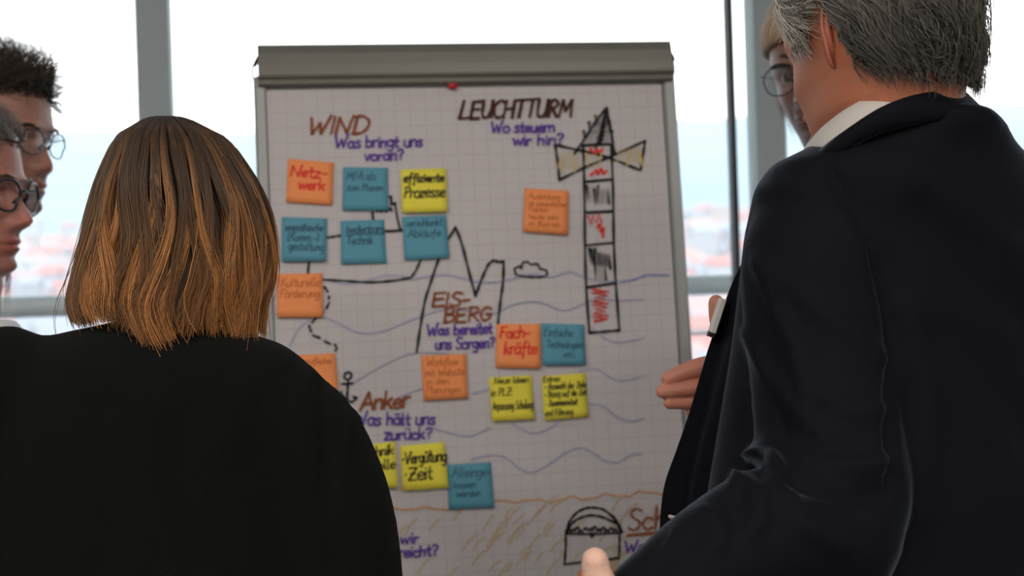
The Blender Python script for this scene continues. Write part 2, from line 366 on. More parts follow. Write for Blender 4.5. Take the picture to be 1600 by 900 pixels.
paper = obj('paper_sheet', (np.array(pv), pf), pm, uv=puv); tag(paper, 'large squared paper sheet with marker drawings clamped on the flip chart', 'paper')
padv = bbox_(-.328, .325, -1.01, -.012, -.0058, -.0012, 0)
o = obj('paper_pad', padv, mat('pad_paper', (.8, .8, .8), .8), smooth=False); tag(o, 'thick pad of blank paper behind the drawn sheet', 'paper pad')

# ---- pen strokes
GL = {
'a': (5, "4,4 2,5 .5,3.5 .5,1.5 2,0 3.5,1.5 4,4.8|4,5 4,1 4.8,0"), 'b': (4.6, ".5,9 .5,4 .5,0|.5,3.5 2,5 3.8,4 3.8,1.2 2,0 .5,1"), 'c': (4.2, "3.8,4.2 2,5 .5,3.5 .5,1.5 2,0 3.8,.8"),
'd': (4.8, "3.8,9 3.8,4 3.8,0|3.8,3.5 2,5 .5,3.7 .5,1.2 2,0 3.8,1.5"), 'e': (4.4, ".6,2.6 3.8,2.9 3.4,4.6 2,5 .6,3.5 .7,1.2 2,0 3.9,.8"), 'f': (3.8, "3.5,8.6 2.3,9 1.7,7.5 1.6,0 1.2,-3|.3,5 3.2,5"),
'g': (4.8, "3.8,4 2,5 .5,3.7 .6,1.5 2,.3 3.7,1.5 3.9,5|3.9,5 3.9,-1 3,-3 .8,-2.5"), 'h': (4.6, ".5,9 .5,4 .5,0|.5,3 2,5 3.6,4.5 3.7,0"), 'i': (1.8, ".8,5 .8,0|.8,7 .8,7.5"),
'k': (4.3, ".5,9 .5,0|3.6,5 .5,2.3|1.5,3 3.8,0"), 'l': (2.4, ".8,9 .8,1.2 1.8,0"), 'm': (6.3, ".5,5 .5,0|.5,3.5 1.8,5 2.8,4.3 2.9,0|2.9,3.5 4.2,5 5.3,4.3 5.4,0"), 'n': (4.4, ".5,5 .5,0|.5,3.5 2,5 3.5,4.5 3.6,0"),
'o': (4.8, "2.2,5 .5,4 .5,1 2.2,0 4,1 4,4 2.2,5"), 'p': (4.6, ".5,5 .5,-3|.5,3.8 2,5 3.8,4 3.8,1.2 2,0 .5,1"), 'r': (3.4, ".5,5 .5,0|.5,3.5 1.6,4.8 3,4.8"), 's': (4, "3.4,4.5 2,5 .7,4.2 1.6,2.8 3.2,1.8 3,.5 1.6,0 .3,.6"),
't': (3.5, "1.5,8 1.5,1 2.4,0 3.2,.4|.2,5 3,5"), 'u': (4.6, ".5,5 .5,1.2 1.8,0 3.5,1.2 3.6,5|3.6,5 3.6,0"), 'v': (4.2, ".3,5 2,0|2,0 3.7,5"), 'w': (6, ".3,5 1.5,0|1.5,0 2.8,4|2.8,4 4.2,0|4.2,0 5.5,5"), 'z': (4.2, ".4,5 3.6,5|3.6,5 .4,0|.4,0 3.8,0"),
'y': (4.2, ".3,5 2,1|3.8,5 2,1 1,-3"), 'q': (4.8, "3.8,4 2,5 .5,3.7 .6,1.5 2,.3 3.7,1.5|3.9,5 3.9,-3"), 'j': (2, "1,5 1,-2 0,-3|1,7 1,7.5"), 'x': (4, ".3,5 3.6,0|3.6,5 .3,0"),
'W': (8.5, ".3,9 2,0|2,0 4.3,6|4.3,6 5.6,0|5.6,0 8.2,10"), 'I': (2.2, "1,9 .8,0"), 'N': (6.5, ".5,0 .8,8.5|.8,8.5 4.8,.2|4.8,.2 6,9.5"), 'D': (6.5, "1.2,8.5 1,0|.2,8.6 3.5,8.8 6,6 5.5,2 3,0 .5,-.2"),
'L': (5.5, "1.4,9 .6,0|.6,0 5,.4"), 'E': (5.8, "1,8.6 .8,0|1,8.6 5.2,8.8|.9,4.6 4.6,4.8|.8,0 5.2,0"), 'U': (6, ".6,8.8 .8,2 2.4,0 4.5,1.5 5.2,8.6|5.2,8.6 5.4,.2"), 'C': (5.5, "5.2,7.6 3.4,8.8 1,6.5 .8,2.5 2.8,.1 5.2,1"), 'H': (6, ".8,8.8 .7,0|5,8.8 5.1,0|.8,4.4 5,4.7"),
'T': (5.6, "0,8.7 5.8,9|2.9,8.8 2.6,0"), 'R': (5.6, "1,8.6 .8,0|.6,8.6 3.5,8.8 4.8,6.8 3,4.6 1,4.4|2.2,4.4 5.2,0"), 'M': (7.5, ".6,0 1.4,8.8|1.4,8.8 3.6,3|3.6,3 6.2,8.8|6.2,8.8 7,0"), 'S': (5, "4.6,7.8 2.8,8.9 .9,7.2 2,5 4.2,3.2 3.9,.8 2,-.1 .3,1"),
'B': (5.4, "1,8.6 .8,0|.4,8.7 3.8,8.6 4.2,6 1.2,4.8|1.2,4.8 4.6,4 4.4,.8 .5,-.1"), 'G': (6, "5.2,7.4 3.2,8.8 .9,6.5 .9,2 3,.1 5,2.2 5,4|3.2,4.2 5.6,4"), 'A': (6.2, ".2,0 3.2,9|3.2,9 5.8,0|1.3,3.2 5,3.4"), 'K': (5.6, "1,8.8 .9,0|5,8.8 1,3.8|2,4.8 5.4,0"),
'F': (5, "1.2,8.6 .8,0|.6,8.6 5,8.8|1,4.6 4,4.8"), 'P': (5, "1.2,8.6 .8,0|.6,8.6 3.8,8.6 4.8,6.6 3.2,4.6 1,4.4"), 'V': (6, ".4,8.8 2.6,0|2.6,0 5.8,9"), 'Z': (5.6, ".6,8.6 5.2,8.8|5.2,8.8 .6,0|.6,0 5.4,.2|1.6,4.5 4.4,4.6"),
'-': (4, ".6,3.2 3.4,3.4"), '?': (4.6, ".6,7.2 2,8.8 3.9,7.6 3.4,5.6 2.2,4 2.2,2.6|2.2,.4 2.3,.9"), '(': (2.6, "2.2,9.5 .8,6 .8,2 2.2,-1"), ')': (2.6, ".4,9.5 1.8,6 1.8,2 .4,-1"), ':': (2, ".8,4 .8,4.5|.8,.3 .8,.8"), '.': (2, ".8,.1 .9,.6"), ',': (2, ".9,.6 .5,-1"), '·': (2.4, ".9,3.2 1.1,3.9"), ' ': (3, "")}
def glyphs(txt, x0, y0, w, h, ang=0, slant=.06, jit=.25):
    """polylines in photo pixels; h = height of 9 units"""
    out = []; adv = 0; items = []
    for ch in txt:
        base_ = {'ä': 'a', 'ö': 'o', 'ü': 'u'}.get(ch, ch); a, s = GL[base_]; items.append((adv, base_, s, ch)); adv += a
    sx_ = w / max(adv, 1); sy_ = h / 9; ca, sa = math.cos(math.radians(ang)), math.sin(math.radians(ang))
    for off, b_, s, ch in items:
        if ch != b_: s += "|1.2,7 1.3,7.6|3,7 3.1,7.6"
        jy = random.uniform(-jit, jit); sc = random.uniform(.95, 1.07)
        for st in s.split('|'):
            if not st: continue
            p = np.array([[float(q) for q in c.split(',')] for c in st.split()])
            if len(p) > 2: p = smoothpath(p, 4)
            X_ = (off + p[:, 0] * sc) * sx_ + p[:, 1] * sy_ * slant; Y_ = (p[:, 1] * sc + jy) * sy_
            out.append(np.column_stack([x0 + X_ * ca + Y_ * sa * 1.0, y0 - Y_ * ca + X_ * sa * 1.0 * 1]))
    return out
def ribbon(polys, width, nfun, place):
    """flat pen strokes on a surface; polys in px; width in px; place(x,y)->3D"""
    vs_, fs_, n = [], [], 0
    for p in polys:
        p = np.asarray(p, float)
        if len(p) < 2: continue
        T = np.gradient(p, axis=0); T /= (np.linalg.norm(T, axis=1)[:, None] + 1e-9); N2 = np.column_stack([-T[:, 1], T[:, 0]])
        w = width * (1 + .22 * np.sin(np.arange(len(p)) * 1.3 + n)) / 2
        p = p.copy(); p[0] -= T[0] * width * .35; p[-1] += T[-1] * width * .35
        for i in range(len(p)):
            for s in (-1, 1): q = p[i] + N2[i] * w[i] * s; vs_.append(place(q[0], q[1]))
        for i in range(len(p) - 1): a = n + 2 * i; fs_.append((a, a + 1, a + 3, a + 2))
        n += 2 * len(p)
    return np.array(vs_), fs_
INK = {'black': (.012, .012, .014), 'brown': (.30, .085, .03), 'bblack': (.075, .028, .015), 'purple': (.12, .05, .36), 'blue': (.24, .27, .50), 'red': (.80, .05, .035), 'yellow': (.60, .47, .28), 'orange': (.66, .36, .18), 'lblue': (.40, .42, .58), 'dnote': (.03, .08, .12), 'oink': (.50, .13, .04), 'ylw': (.68, .52, .18)}
for k, c in INK.items(): mat('ink_' + k, c, .6, spec=.2)
lay = [0]
def ink(name, polys, width, color, label=None, parent=paper):
    lay[0] += 1; h = .0019 + .00003 * lay[0]
    return obj(name, ribbon(polys, width, None, lambda x, y: onb(x, y, h + .0004)), MATS['ink_' + color], parent, False, label=label)
def sm(*p, k=6): return smoothpath(p, k)
def T_(*a, **k): return glyphs(*a, **k)
# the sea, the sand
waves = []
waves.append((3.2, 'blue', [sm((970, 440), (990, 437), (1010, 430), (1028, 430), (1045, 430))]))
waves.append((2.4, 'lblue', [sm((420, 452), (432, 436), (505, 437), (540, 444), (575, 438), (602, 430), (640, 433)), sm((640, 437), (690, 429), (725, 435), (755, 441), (790, 438), (830, 428), (862, 433), (888, 424), (910, 432), (935, 438), (972, 440))]))
waves.append((2.2, 'lblue', [sm((452, 540), (470, 510), (500, 496), (530, 505), (560, 520), (600, 517), (650, 497), (700, 483), (770, 489), (800, 476), (840, 471), (880, 485), (912, 474), (940, 463), (958, 469), (1005, 468))]))
waves.append((2, 'lblue', [sm((545, 602), (600, 570), (645, 552), (700, 552)), sm((925, 512), (945, 528), (968, 535), (1006, 528)), sm((905, 580), (932, 576), (958, 592), (980, 594), (1004, 587))]))
waves.append((2.4, 'lblue', [sm((620, 622), (660, 607), (690, 606)), sm((738, 615), (765, 607), (800, 590)), sm((918, 631), (942, 634), (962, 650), (985, 658), (1006, 653)), sm((676, 668), (700, 676), (735, 681), (765, 668)), sm((798, 660), (818, 672), (835, 677), (855, 671), (872, 660))]))
waves.append((2.6, 'lblue', [sm((735, 718), (765, 711), (790, 715), (812, 733), (832, 738), (860, 724), (885, 706), (908, 700), (928, 708), (945, 720), (965, 722), (985, 711), (1002, 709))]))
for w, c, p in waves:
    for q in p: ink('wave_line', [q], w, c)
ws = lambda x0, x1, y0, y1, a=3: np.array([(x, y0 + (y1 - y0) * (x - x0) / (x1 - x0) + a * math.sin(x / 9.) + a * .5 * math.sin(x / 4.1)) for x in np.linspace(x0, x1, int((x1 - x0) / 4))])
for q in (ws(608, 702, 795, 794, 2), np.vstack([ws(774, 860, 783, 782, 2), ws(860, 1040, 782, 768, 3)])): ink('sand_line', [q], 2.8, 'orange')
sc = []
for k in range(62):
    x = random.uniform(600, 1025); y = random.uniform(800, 905); l = random.uniform(14, 42); a = random.uniform(.5, .95)
    sc.append(sm((x, y), (x + l * .45 * a, y - l * .5), (x + l * a, y - l * .8)))
ink('sand_scribble', sc, 2.4, 'yellow')['kind'] = 'stuff'
# ship and iceberg
ink('ship_drawing', [sm((511, 371), (520, 370), (532, 368)), np.array([(603, 361), (615, 361), (628, 359)]), np.array([(582, 331), (583, 346)]), np.array([(604, 307), (611, 307)]), np.array([(611, 307), (612, 320)]), np.array([(611, 319), (618, 318)]), np.array([(617, 317), (621, 342), (626, 361)]), sm((588, 331), (591, 328), (595, 331)), sm((596, 331), (600, 328), (604, 331)), sm((606, 329), (610, 325), (612, 329))], 3.6, 'black')['kind'] = 'stuff'
ink('ship_hull_drawing', [np.array([(483, 408), (481, 428)]), sm((505, 437), (540, 439), (575, 441), (610, 439), (642, 434)), sm((642, 434), (650, 422), (658, 405))], 3.6, 'black')
ink('iceberg_outline', [sm((686, 403), (675, 435), (664, 470), (657, 510), (651, 550)), np.array([(700, 374), (712, 355)]), sm((712, 355), (722, 382), (733, 425), (743, 462)), sm((743, 462), (752, 438), (762, 415), (771, 407), (779, 409), (787, 408)), sm((787, 408), (786, 440), (782, 470), (778, 506))], 4, 'black')
ink('cloud_outline', [sm((806, 428), (804, 420), (812, 416), (815, 420), (816, 411), (824, 409), (830, 413), (840, 412), (843, 419), (853, 422), (854, 430), (840, 433), (820, 432), (806, 429))], 2.8, 'black')
ink('rope_dashes', [sm(*q) for q in [((507, 448), (512, 456)), ((514, 463), (514, 467)), ((514, 473), (510, 482)), ((505, 487), (502, 490)), ((494, 496), (488, 504)), ((483, 509), (486, 518)), ((489, 524), (500, 528)), ((507, 533), (516, 537)), ((523, 538), (526, 544), (524, 548))]], 3.6, 'black')
ink('anchor_drawing', [sm((544, 594), (538, 590), (540, 583), (547, 582), (549, 588), (544, 594)), np.array([(534, 600), (551, 599)]), sm((544, 594), (543, 610), (543, 624), (549, 628), (556, 623)), np.array([(552, 620), (558, 621)]), sm((543, 624), (535, 618), (533, 612))], 3.6, 'black')
# lighthouse
zig = lambda x0, x1, y0, y1, n, a=0: np.array([(x0 + (x1 - x0) * i / n, (y0 if i % 2 else y1) + a * i) for i in range(n + 1)])
ink('lighthouse_outline', [sm((897, 241), (918, 210), (934, 186), (948, 168)), sm((948, 168), (953, 195), (958, 225), (961, 242)), np.array([(910, 227), (930, 226), (953, 225)]), sm((911, 226), (913, 290), (914, 380), (916, 450), (921, 520)), sm((955, 226), (958, 300), (959, 370), (962, 440), (968, 517)), sm((921, 520), (945, 518), (968, 516)),
    np.array([(913, 284), (935, 282), (957, 280)]), np.array([(914, 332), (958, 330)]), np.array([(916, 383), (959, 379)]), np.array([(917, 449), (962, 442)]),
    sm((867, 226), (911, 236), (950, 246), (1001, 266)), sm((874, 281), (915, 261), (955, 244), (1008, 220)), sm((867, 226), (871, 250), (874, 281)), sm((1008, 220), (1005, 240), (1001, 266))], 3.8, 'black')
ink('roof_shading', [np.array([(947 - 14 * t - (3 if i % 2 else -10 * t), 178 + 46 * t + (6 if i % 2 else -4)) for i, t in enumerate(np.linspace(0, 1, 16))]), zig(912, 957, 223, 204, 24), zig(920, 953, 208, 190, 20), zig(930, 950, 198, 180, 12)], 3.6, 'black')['kind'] = 'stuff'
ink('tower_shading', [zig(917, 935, 316, 290, 8), zig(928, 952, 320, 296, 13, -.2), zig(921, 930, 412, 388, 4), zig(925, 954, 412, 390, 15, .5), zig(929, 947, 437, 410, 9)], 4, 'black')['kind'] = 'stuff'
ink('tower_stripes', [sm((922, 232), (928, 239), (932, 233), (937, 238), (942, 232)), sm((923, 274), (932, 266), (934, 272), (940, 263), (942, 271), (948, 267)), zig(919, 940, 352, 338, 5, -1), sm((934, 356), (937, 350), (939, 362)), sm((940, 362), (943, 356), (942, 370)), np.array([(927 + (22 if i % 2 else 0) + 3 * math.sin(i * 2.1), 452 + i * 3.1) for i in range(17)])], 4, 'red')['kind'] = 'stuff'
ink('beam_shading', [zig(873, 905, 240, 262, 14, 0), zig(878, 898, 236, 268, 8), zig(965, 1000, 232, 252, 14), zig(980, 1003, 228, 258, 8), zig(915, 940, 262, 240, 6)], 3, 'ylw')['kind'] = 'stuff'
# treasure chest
ink('chest_drawing', [sm((884, 834), (889, 817), (900, 802), (913, 795), (925, 793), (942, 796), (956, 807), (965, 820), (970, 833)), sm((886, 832), (893, 819), (905, 810), (924, 805), (944, 809), (962, 818)), np.array([(885, 834), (925, 835), (967, 833)]), sm((884, 830), (884, 855), (882, 881)), sm((968, 833), (968, 850), (967, 873)), np.array([(882, 882), (905, 879), (938, 876), (967, 872)]), sm((922, 833), (925, 839), (929, 833))] + [sm((x, 829 + dy), (x + 3, 826 + dy), (x + 6, 829 + dy)) for x, dy in ((887, 2), (893, 1), (899, -2), (904, 3), (912, -1), (920, 0), (926, -3), (933, 1), (940, -2), (945, 2), (952, -1), (958, 1))], 3.6, 'black')
ink('chest_side_shading', [sm((962, 812), (968, 822), (972, 832)), sm((958, 807), (966, 820), (971, 832))], 4, 'black')
# writing
ink('title_wind', T_("WIND", 480, 210, 94, 26, -1.5, .25), 4.2, 'brown')
ink('question_wind', T_("Was bringt uns", 523, 231, 138, 18, -1.0) + T_("voran?", 569, 251, 62, 17, -1), 3, 'purple')
ink('title_lighthouse', T_("LEUCHTTURM", 716, 185, 178, 27, -1.2, .2), 4.6, 'bblack')
ink('question_lighthouse', T_("Wo steuern", 767, 207, 100, 17, -.8) + T_("wir hin?", 801, 227, 80, 17, -1), 3, 'purple')
ink('title_iceberg', T_("EIS-", 673, 479, 62, 20, -3, .2) + T_("BERG", 692, 504, 77, 22, -3, .15), 3.8, 'brown')
ink('question_iceberg', T_("Was bereitet", 667, 524, 103, 17, -2) + T_("uns Sorgen?", 680, 546, 94, 17, -2), 3, 'purple')
ink('title_anchor', T_("Anker", 562, 641, 78, 26, -4, .2), 4.2, 'brown')
ink('question_anchor', T_("Was hält uns", 553, 665, 128, 20, -1) + T_("zurück?", 600, 687, 76, 18, -1.5), 3, 'purple')
ink('question_treasure', T_("wir", 625, 849, 30, 17, -1) + T_("erreicht?", 605, 871, 80, 17, -2), 3, 'purple')
ink('title_treasure', T_("Schatz", 980, 828, 120, 34, -2, .1), 3.4, 'brown')
ink('title_underline', [np.array([(980, 837), (1010, 834), (1040, 832), (1060, 831)])], 4.2, 'brown')
ink('question_treasure', T_("Woran", 976, 863, 66, 18, -1), 3, 'purple')

# ---- sticky notes
NC = {'o': ('orange', mat('orange_note', (.98, .33, .11), .75)), 'b': ('blue', mat('blue_note', (.105, .34, .46), .75)), 'y': ('yellow', mat('yellow_note', (.88, .78, .07), .75))}
notes = [
 ('o', (450, 248, 522, 254, 519, 321, 447, 316), [("Netz-", 453, 275, 58, 17), ("werk", 465, 295, 42, 16)], 'red', 3.6, 'orange sticky note with red writing, directly under the brown title WIND'),
 ('b', (536, 261, 606, 262, 607, 329, 535, 329), [("MFA als", 541, 281, 46, 13), ("zum Planen", 541, 298, 58, 11)], 'dnote', 1.8, 'blue sticky note between the top orange note and the top yellow note'),
 ('y', (626, 265, 697, 263, 699, 331, 628, 333), [("effiziente", 630, 285, 64, 13), ("Prozesse", 631, 309, 64, 17)], 'black', 3.2, 'yellow sticky note with bold black writing, right end of the top row'),
 ('b', (440, 339, 511, 341, 510, 408, 440, 409), [("empathische", 445, 360, 60, 11), ("(Komm.-)", 448, 376, 50, 12), ("gestaltung", 450, 391, 56, 13)], 'dnote', 2.2, 'blue sticky note directly above an orange one, nearest the blond hair'),
 ('b', (532, 345, 600, 343, 604, 411, 533, 413), [("bedienbare", 541, 364, 60, 12), ("Technik", 541, 382, 42, 13)], 'dnote', 2.2, 'blue sticky note with an underlined word, middle of the second row'),
 ('b', (628, 339, 697, 336, 702, 403, 632, 407), [("verschlankt", 635, 354, 56, 11), ("Abläufe", 637, 371, 52, 12)], 'dnote', 2, 'blue sticky note below the bold yellow one, touching the iceberg peak'),
 ('o', (433, 428, 504, 427, 505, 496, 433, 496), [("Kulturelle", 438, 448, 62, 14), ("Förderung", 437, 465, 62, 13)], 'oink', 2, 'orange sticky note with faint orange writing, nearest the blond hair, beside rope dashes'),
 ('o', (456, 555, 524, 552, 529, 619, 460, 622), [("berufliche", 466, 570, 52, 10)], 'oink', 1.8, 'orange sticky note half hidden behind the dark shoulder, above the anchor drawing'),
 ('o', (658, 556, 729, 553, 731, 622, 662, 626), [("Workflow", 666, 572, 50, 13), ("mit Website", 664, 588, 62, 11), ("in den", 666, 601, 36, 10), ("Planungen", 666, 615, 54, 11)], 'oink', 1.6, 'orange sticky note with faint writing below the iceberg question'),
 ('o', (776, 506, 846, 506, 844, 576, 774, 574), [("Fach-", 780, 528, 48, 18), ("kräfte", 787, 553, 52, 19)], 'red', 3.6, 'orange sticky note with red writing, touching the blue note under the lighthouse'),
 ('b', (845, 505, 913, 507, 915, 570, 848, 571), [("Einfache", 849, 525, 46, 13), ("Technologien", 853, 543, 58, 11), ("etc.", 880, 558, 20, 10)], 'dnote', 1.8, 'blue sticky note just left of the lighthouse foot'),
 ('o', (820, 294, 889, 298, 887, 367, 817, 362), [("Ausbildung", 825, 310, 50, 9), ("ist wesentlicher", 825, 321, 60, 8), ("Faktor", 825, 330, 32, 8), ("heute sehr", 825, 342, 48, 8), ("im Betrieb", 825, 353, 50, 8)], 'oink', 1.4, 'lone orange sticky note left of the lighthouse tower'),
 ('y', (764, 590, 831, 586, 835, 655, 768, 658), [("Neue Ideen", 772, 600, 54, 10), ("in PLZ:", 767, 619, 34, 11), ("Anpassung Schulung", 769, 641, 64, 13)], 'black', 2.2, 'yellow sticky note with small black writing, under the red-lettered orange note'),
 ('y', (846, 588, 915, 583, 919, 651, 850, 657), [("Extras:", 848, 597, 28, 9), ("- Auswahl der Ziele", 850, 609, 66, 10), ("- Bezug auf die Zeit", 850, 621, 67, 10), ("- Zusammenarbeit", 852, 635, 50, 10), ("und Führung", 851, 650, 44, 10)], 'black', 2, 'yellow sticky note with five lines of writing, below the blue lighthouse note'),
 ('y', (549, 698, 617, 690, 622, 761, 556, 768), [("Technik", 560, 715, 55, 15), ("Stelle", 574, 736, 44, 15)], 'black', 2.8, 'yellow sticky note half hidden behind the dark sleeve'),
 ('y', (625, 697, 694, 691, 701, 762, 629, 767), [("·Vergütung", 628, 725, 70, 18), ("·Zeit", 631, 751, 45, 20)], 'black', 3.2, 'yellow sticky note with two bold bullet words under the anchor question'),
 ('b', (699, 726, 767, 722, 772, 792, 701, 796), [("Alleinge-", 706, 746, 62, 15), ("lassen", 708, 763, 36, 10), ("werden", 713, 777, 38, 11)], 'dnote', 1.8, 'lowest blue sticky note, tucked beside the bullet-word yellow note'),
 ('o', (903, 893, 972, 888, 976, 957, 906, 962), [], 'oink', 2, 'orange sticky note whose corner peeks out below the chest drawing'),
]
for ni, (c, q, lines, inkc, iw, label) in enumerate(notes):
    q = np.array(q, float).reshape(4, 2); lift = .0032 + (.0009 if ni in (10, 15) else 0) + .00045 * (ni % 4); random.seed(ni + 3); curl = random.uniform(.002, .006); sk = random.uniform(-.002, .002)
    nn_ = lift
    def h_(s, t_): return lift + curl * t_ ** 2.5 + sk * (s - .5) * t_
    g = 7; vv = []
    for i in range(g):
        for j in range(g):
            s, t_ = j / (g - 1), i / (g - 1); a = q[0] * (1 - s) + q[1] * s; b = q[3] * (1 - s) + q[2] * s; p = a * (1 - t_) + b * t_; vv.append(onb(p[0], p[1], lift) + Nn * (h_(s, t_) - lift))
    top = np.array(vv); bot = top - Nn * .0003; ff = []
    for i in range(g - 1):
        for j in range(g - 1): a = i * g + j; ff.append((a, a + g, a + g + 1, a + 1)); ff.append(tuple(np.array((a, a + 1, a + g + 1, a + g)) + g * g))
    edge = [i for i in range(g)] + [i * g + g - 1 for i in range(1, g)] + [g * (g - 1) + i for i in range(g - 2, -1, -1)] + [i * g for i in range(g - 2, 0, -1)]
    for a, b in zip(edge, edge[1:] + edge[:1]): ff.append((a, b, b + g * g, a + g * g))
    nt_ = obj('sticky_note', (np.vstack([top, bot]), ff), NC[c][1]); tag(nt_, label, 'sticky note', 'sticky notes on the flip chart')
    Ainv = np.linalg.inv(np.array([q[1] - q[0], q[3] - q[0]]).T)
    def place(x, y):
        s, t_ = Ainv @ (np.array([x, y]) - q[0]); t_ = min(max(t_, 0), 1.05); return onb(x, y, lift) + Nn * (h_(s, t_) - lift + .0004)
    ang = math.degrees(math.atan2(q[1][1] - q[0][1], q[1][0] - q[0][0]))
    polys = []
    for (tx, x, y, w, h) in lines: polys += T_(tx, x, y, w, h, ang * .8, .12); iw = iw if h > 14 else iw
    if ni == 4: polys.append(np.array([(541, 367), (570, 366), (601, 365)]))
    if polys: obj('handwriting', ribbon(polys, iw * (.88 if iw > 2.6 else .72), None, place), MATS['ink_' + inkc], nt_, False)
mp = onb(707, 130, .006)
o = obj('magnet', tube([mp - Nn * .003 - Vv * .002, mp + Nn * .004 - Vv * .002], .0085, 20, roundcap=False), mat('red_plastic', (.55, .03, .03), .4)); tag(o, 'small round red magnet under the clamp bar', 'magnet')

# ------------------------------------------------------------------ people: generators
M_skin = mat('skin', attr=True, rough=.5, sss=.25, bump=.15, bscale=350)
M_hair = mat('hair', attr=True, rough=.42, spec=.35)
M_eye = mat('eye', attr=True, rough=.15)
HT = np.array([  # z, front, back, half width, exponent
 (.1215, .012, -.030, .012, 1), (.119, .032, -.052, .033, 1), (.112, .052, -.072, .050, 1), (.100, .070, -.088, .062, 1), (.085, .082, -.098, .070, .97), (.060, .092, -.106, .0765, .94), (.030, .0965, -.108, .0785, .93),
 (.015, .0965, -.107, .0775, .93), (.0, .092, -.104, .076, .95), (-.02, .0915, -.099, .074, .96), (-.04, .0925, -.091, .071, .97), (-.055, .0930, -.082, .067, 1.0), (-.07, .0930, -.075, .063, 1.02), (-.085, .0895, -.070, .0575, 1.05),
 (-.100, .0885, -.067, .0515, 1.1), (-.110, .082, -.066, .049, 1.05), (-.118, .064, -.066, .0485, 1), (-.126, .042, -.065, .0485, 1), (-.145, .024, -.065, .0495, 1), (-.18, .014, -.068, .053, 1), (-.22, .012, -.076, .057, 1), (-.26, .01, -.078, .058, 1)])
def headmesh(scale=1, nose=1.0, brow=1.0, chin=1.0, jaw=1.0, fat=0.0, neck=0.0):
    zs = np.concatenate([[.1215, .119, .115, .110, .104, .097, .09, .08, .07, .06, .05, .042, .035], np.arange(.03, -.125, -.0021), [-.13, -.14, -.155, -.17, -.19, -.21, -.235, -.26]])
    n = 132; t = np.linspace(-np.pi, np.pi, n, endpoint=False); ph = t - .5 * np.sin(t)
    # smooth interpolation of the table
    H = HT[::-1]; rows = []
    for z in zs:
        q = [np.interp(z, H[:, 0], H[:, k]) for k in range(1, 5)]; q2 = [np.interp([z - .006, z + .006], H[:, 0], H[:, k]).mean() for k in range(1, 5)]
        fr, bk, w, p = [.5 * a + .5 * b for a, b in zip(q, q2)] if z < .1 else q
        jw = min(max((z + .135) / .03, 0), 1) * min(max((-.045 - z) / .03, 0), 1); w = w * (1 + (jaw - 1) * jw) + fat * jw
        xc = -.012
        cs, sn = np.cos(ph), np.sin(ph); cs = np.sign(cs) * abs(cs) ** p; sn = np.sign(sn) * abs(sn) ** p
        x = xc + np.where(cs > 0, (fr - xc) * cs, (xc - bk) * cs); y = w * sn
        fm = np.clip(np.cos(ph) * 3, 0, 1); g = lambda c, s: np.exp(-((y - c) / s) ** 2); gz = lambda c, s: math.exp(-((z - c) / s) ** 2)
        nh = np.interp(z, [-.062, -.056, -.051, -.046, -.040, -.034, -.02, -.005, .006, .016, .03], [0, .0015, .009, .0195, .0255, .0245, .0165, .0085, .0035, .001, 0]) * nose
        ns = np.interp(z, [-.05, -.038, -.02, .005, .02], [.0125, .0115, .0085, .0070, .012])
        d = nh * g(0, ns)
        d = d + .009 * nose * gz(-.043, .0065) * (g(.0125, .0055) + g(-.0125, .0055))
        d = d + .0065 * brow * gz(.018, .008) * (g(.026, .018) + g(-.026, .018)) - .002 * gz(.008, .006) * g(0, .01)
        d = d - .0135 * gz(-.002, .0125) * (g(.031, .0155) + g(-.031, .0155))
        d = d + .0075 * gz(.0065, .0036) * (g(.032, .014) + g(-.032, .014)) + .0045 * gz(-.0092, .0034) * (g(.032, .013) + g(-.032, .013))
        d = d + .0045 * gz(-.030, .016) * (g(.044, .018) + g(-.044, .018))
        d = d + .0055 * gz(-.0665, .0048) * g(0, .021) + .0055 * gz(-.0775, .0052) * g(0, .019) - .0045 * gz(-.0718, .0022) * g(0, .024) - .003 * gz(-.0875, .005) * g(0, .02) + .0065 * chin * gz(-.103, .010) * g(0, .021)
        d = d - .002 * gz(-.058, .005) * g(0, .004) - .003 * gz(-.06, .012) * (g(.03, .006) + g(-.03, .006))
        x = x + d * fm + neck * max(0, -.10 - z) ** 1.6; k_ = 1 - .16 * np.clip((-.14 - z) / .1, 0, 1); y = y * k_; x = -.03 + (x + .03) * k_ if z < -.14 else x; y = y + np.sign(y) * .002 * gz(-.03, .02) * fm
        rows.append(np.column_stack([x, y, np.full(n, z)]))
    v, f = loft(rows); v = v * scale; q = f[60 * n]; nn_ = np.cross(v[q[1]] - v[q[0]], v[q[2]] - v[q[0]]); cq = v[list(q)].mean(0)
    if nn_ @ (cq - V(-.01, 0, cq[2])) < 0: f = [tuple(a[::-1]) for a in f]
    return v, f
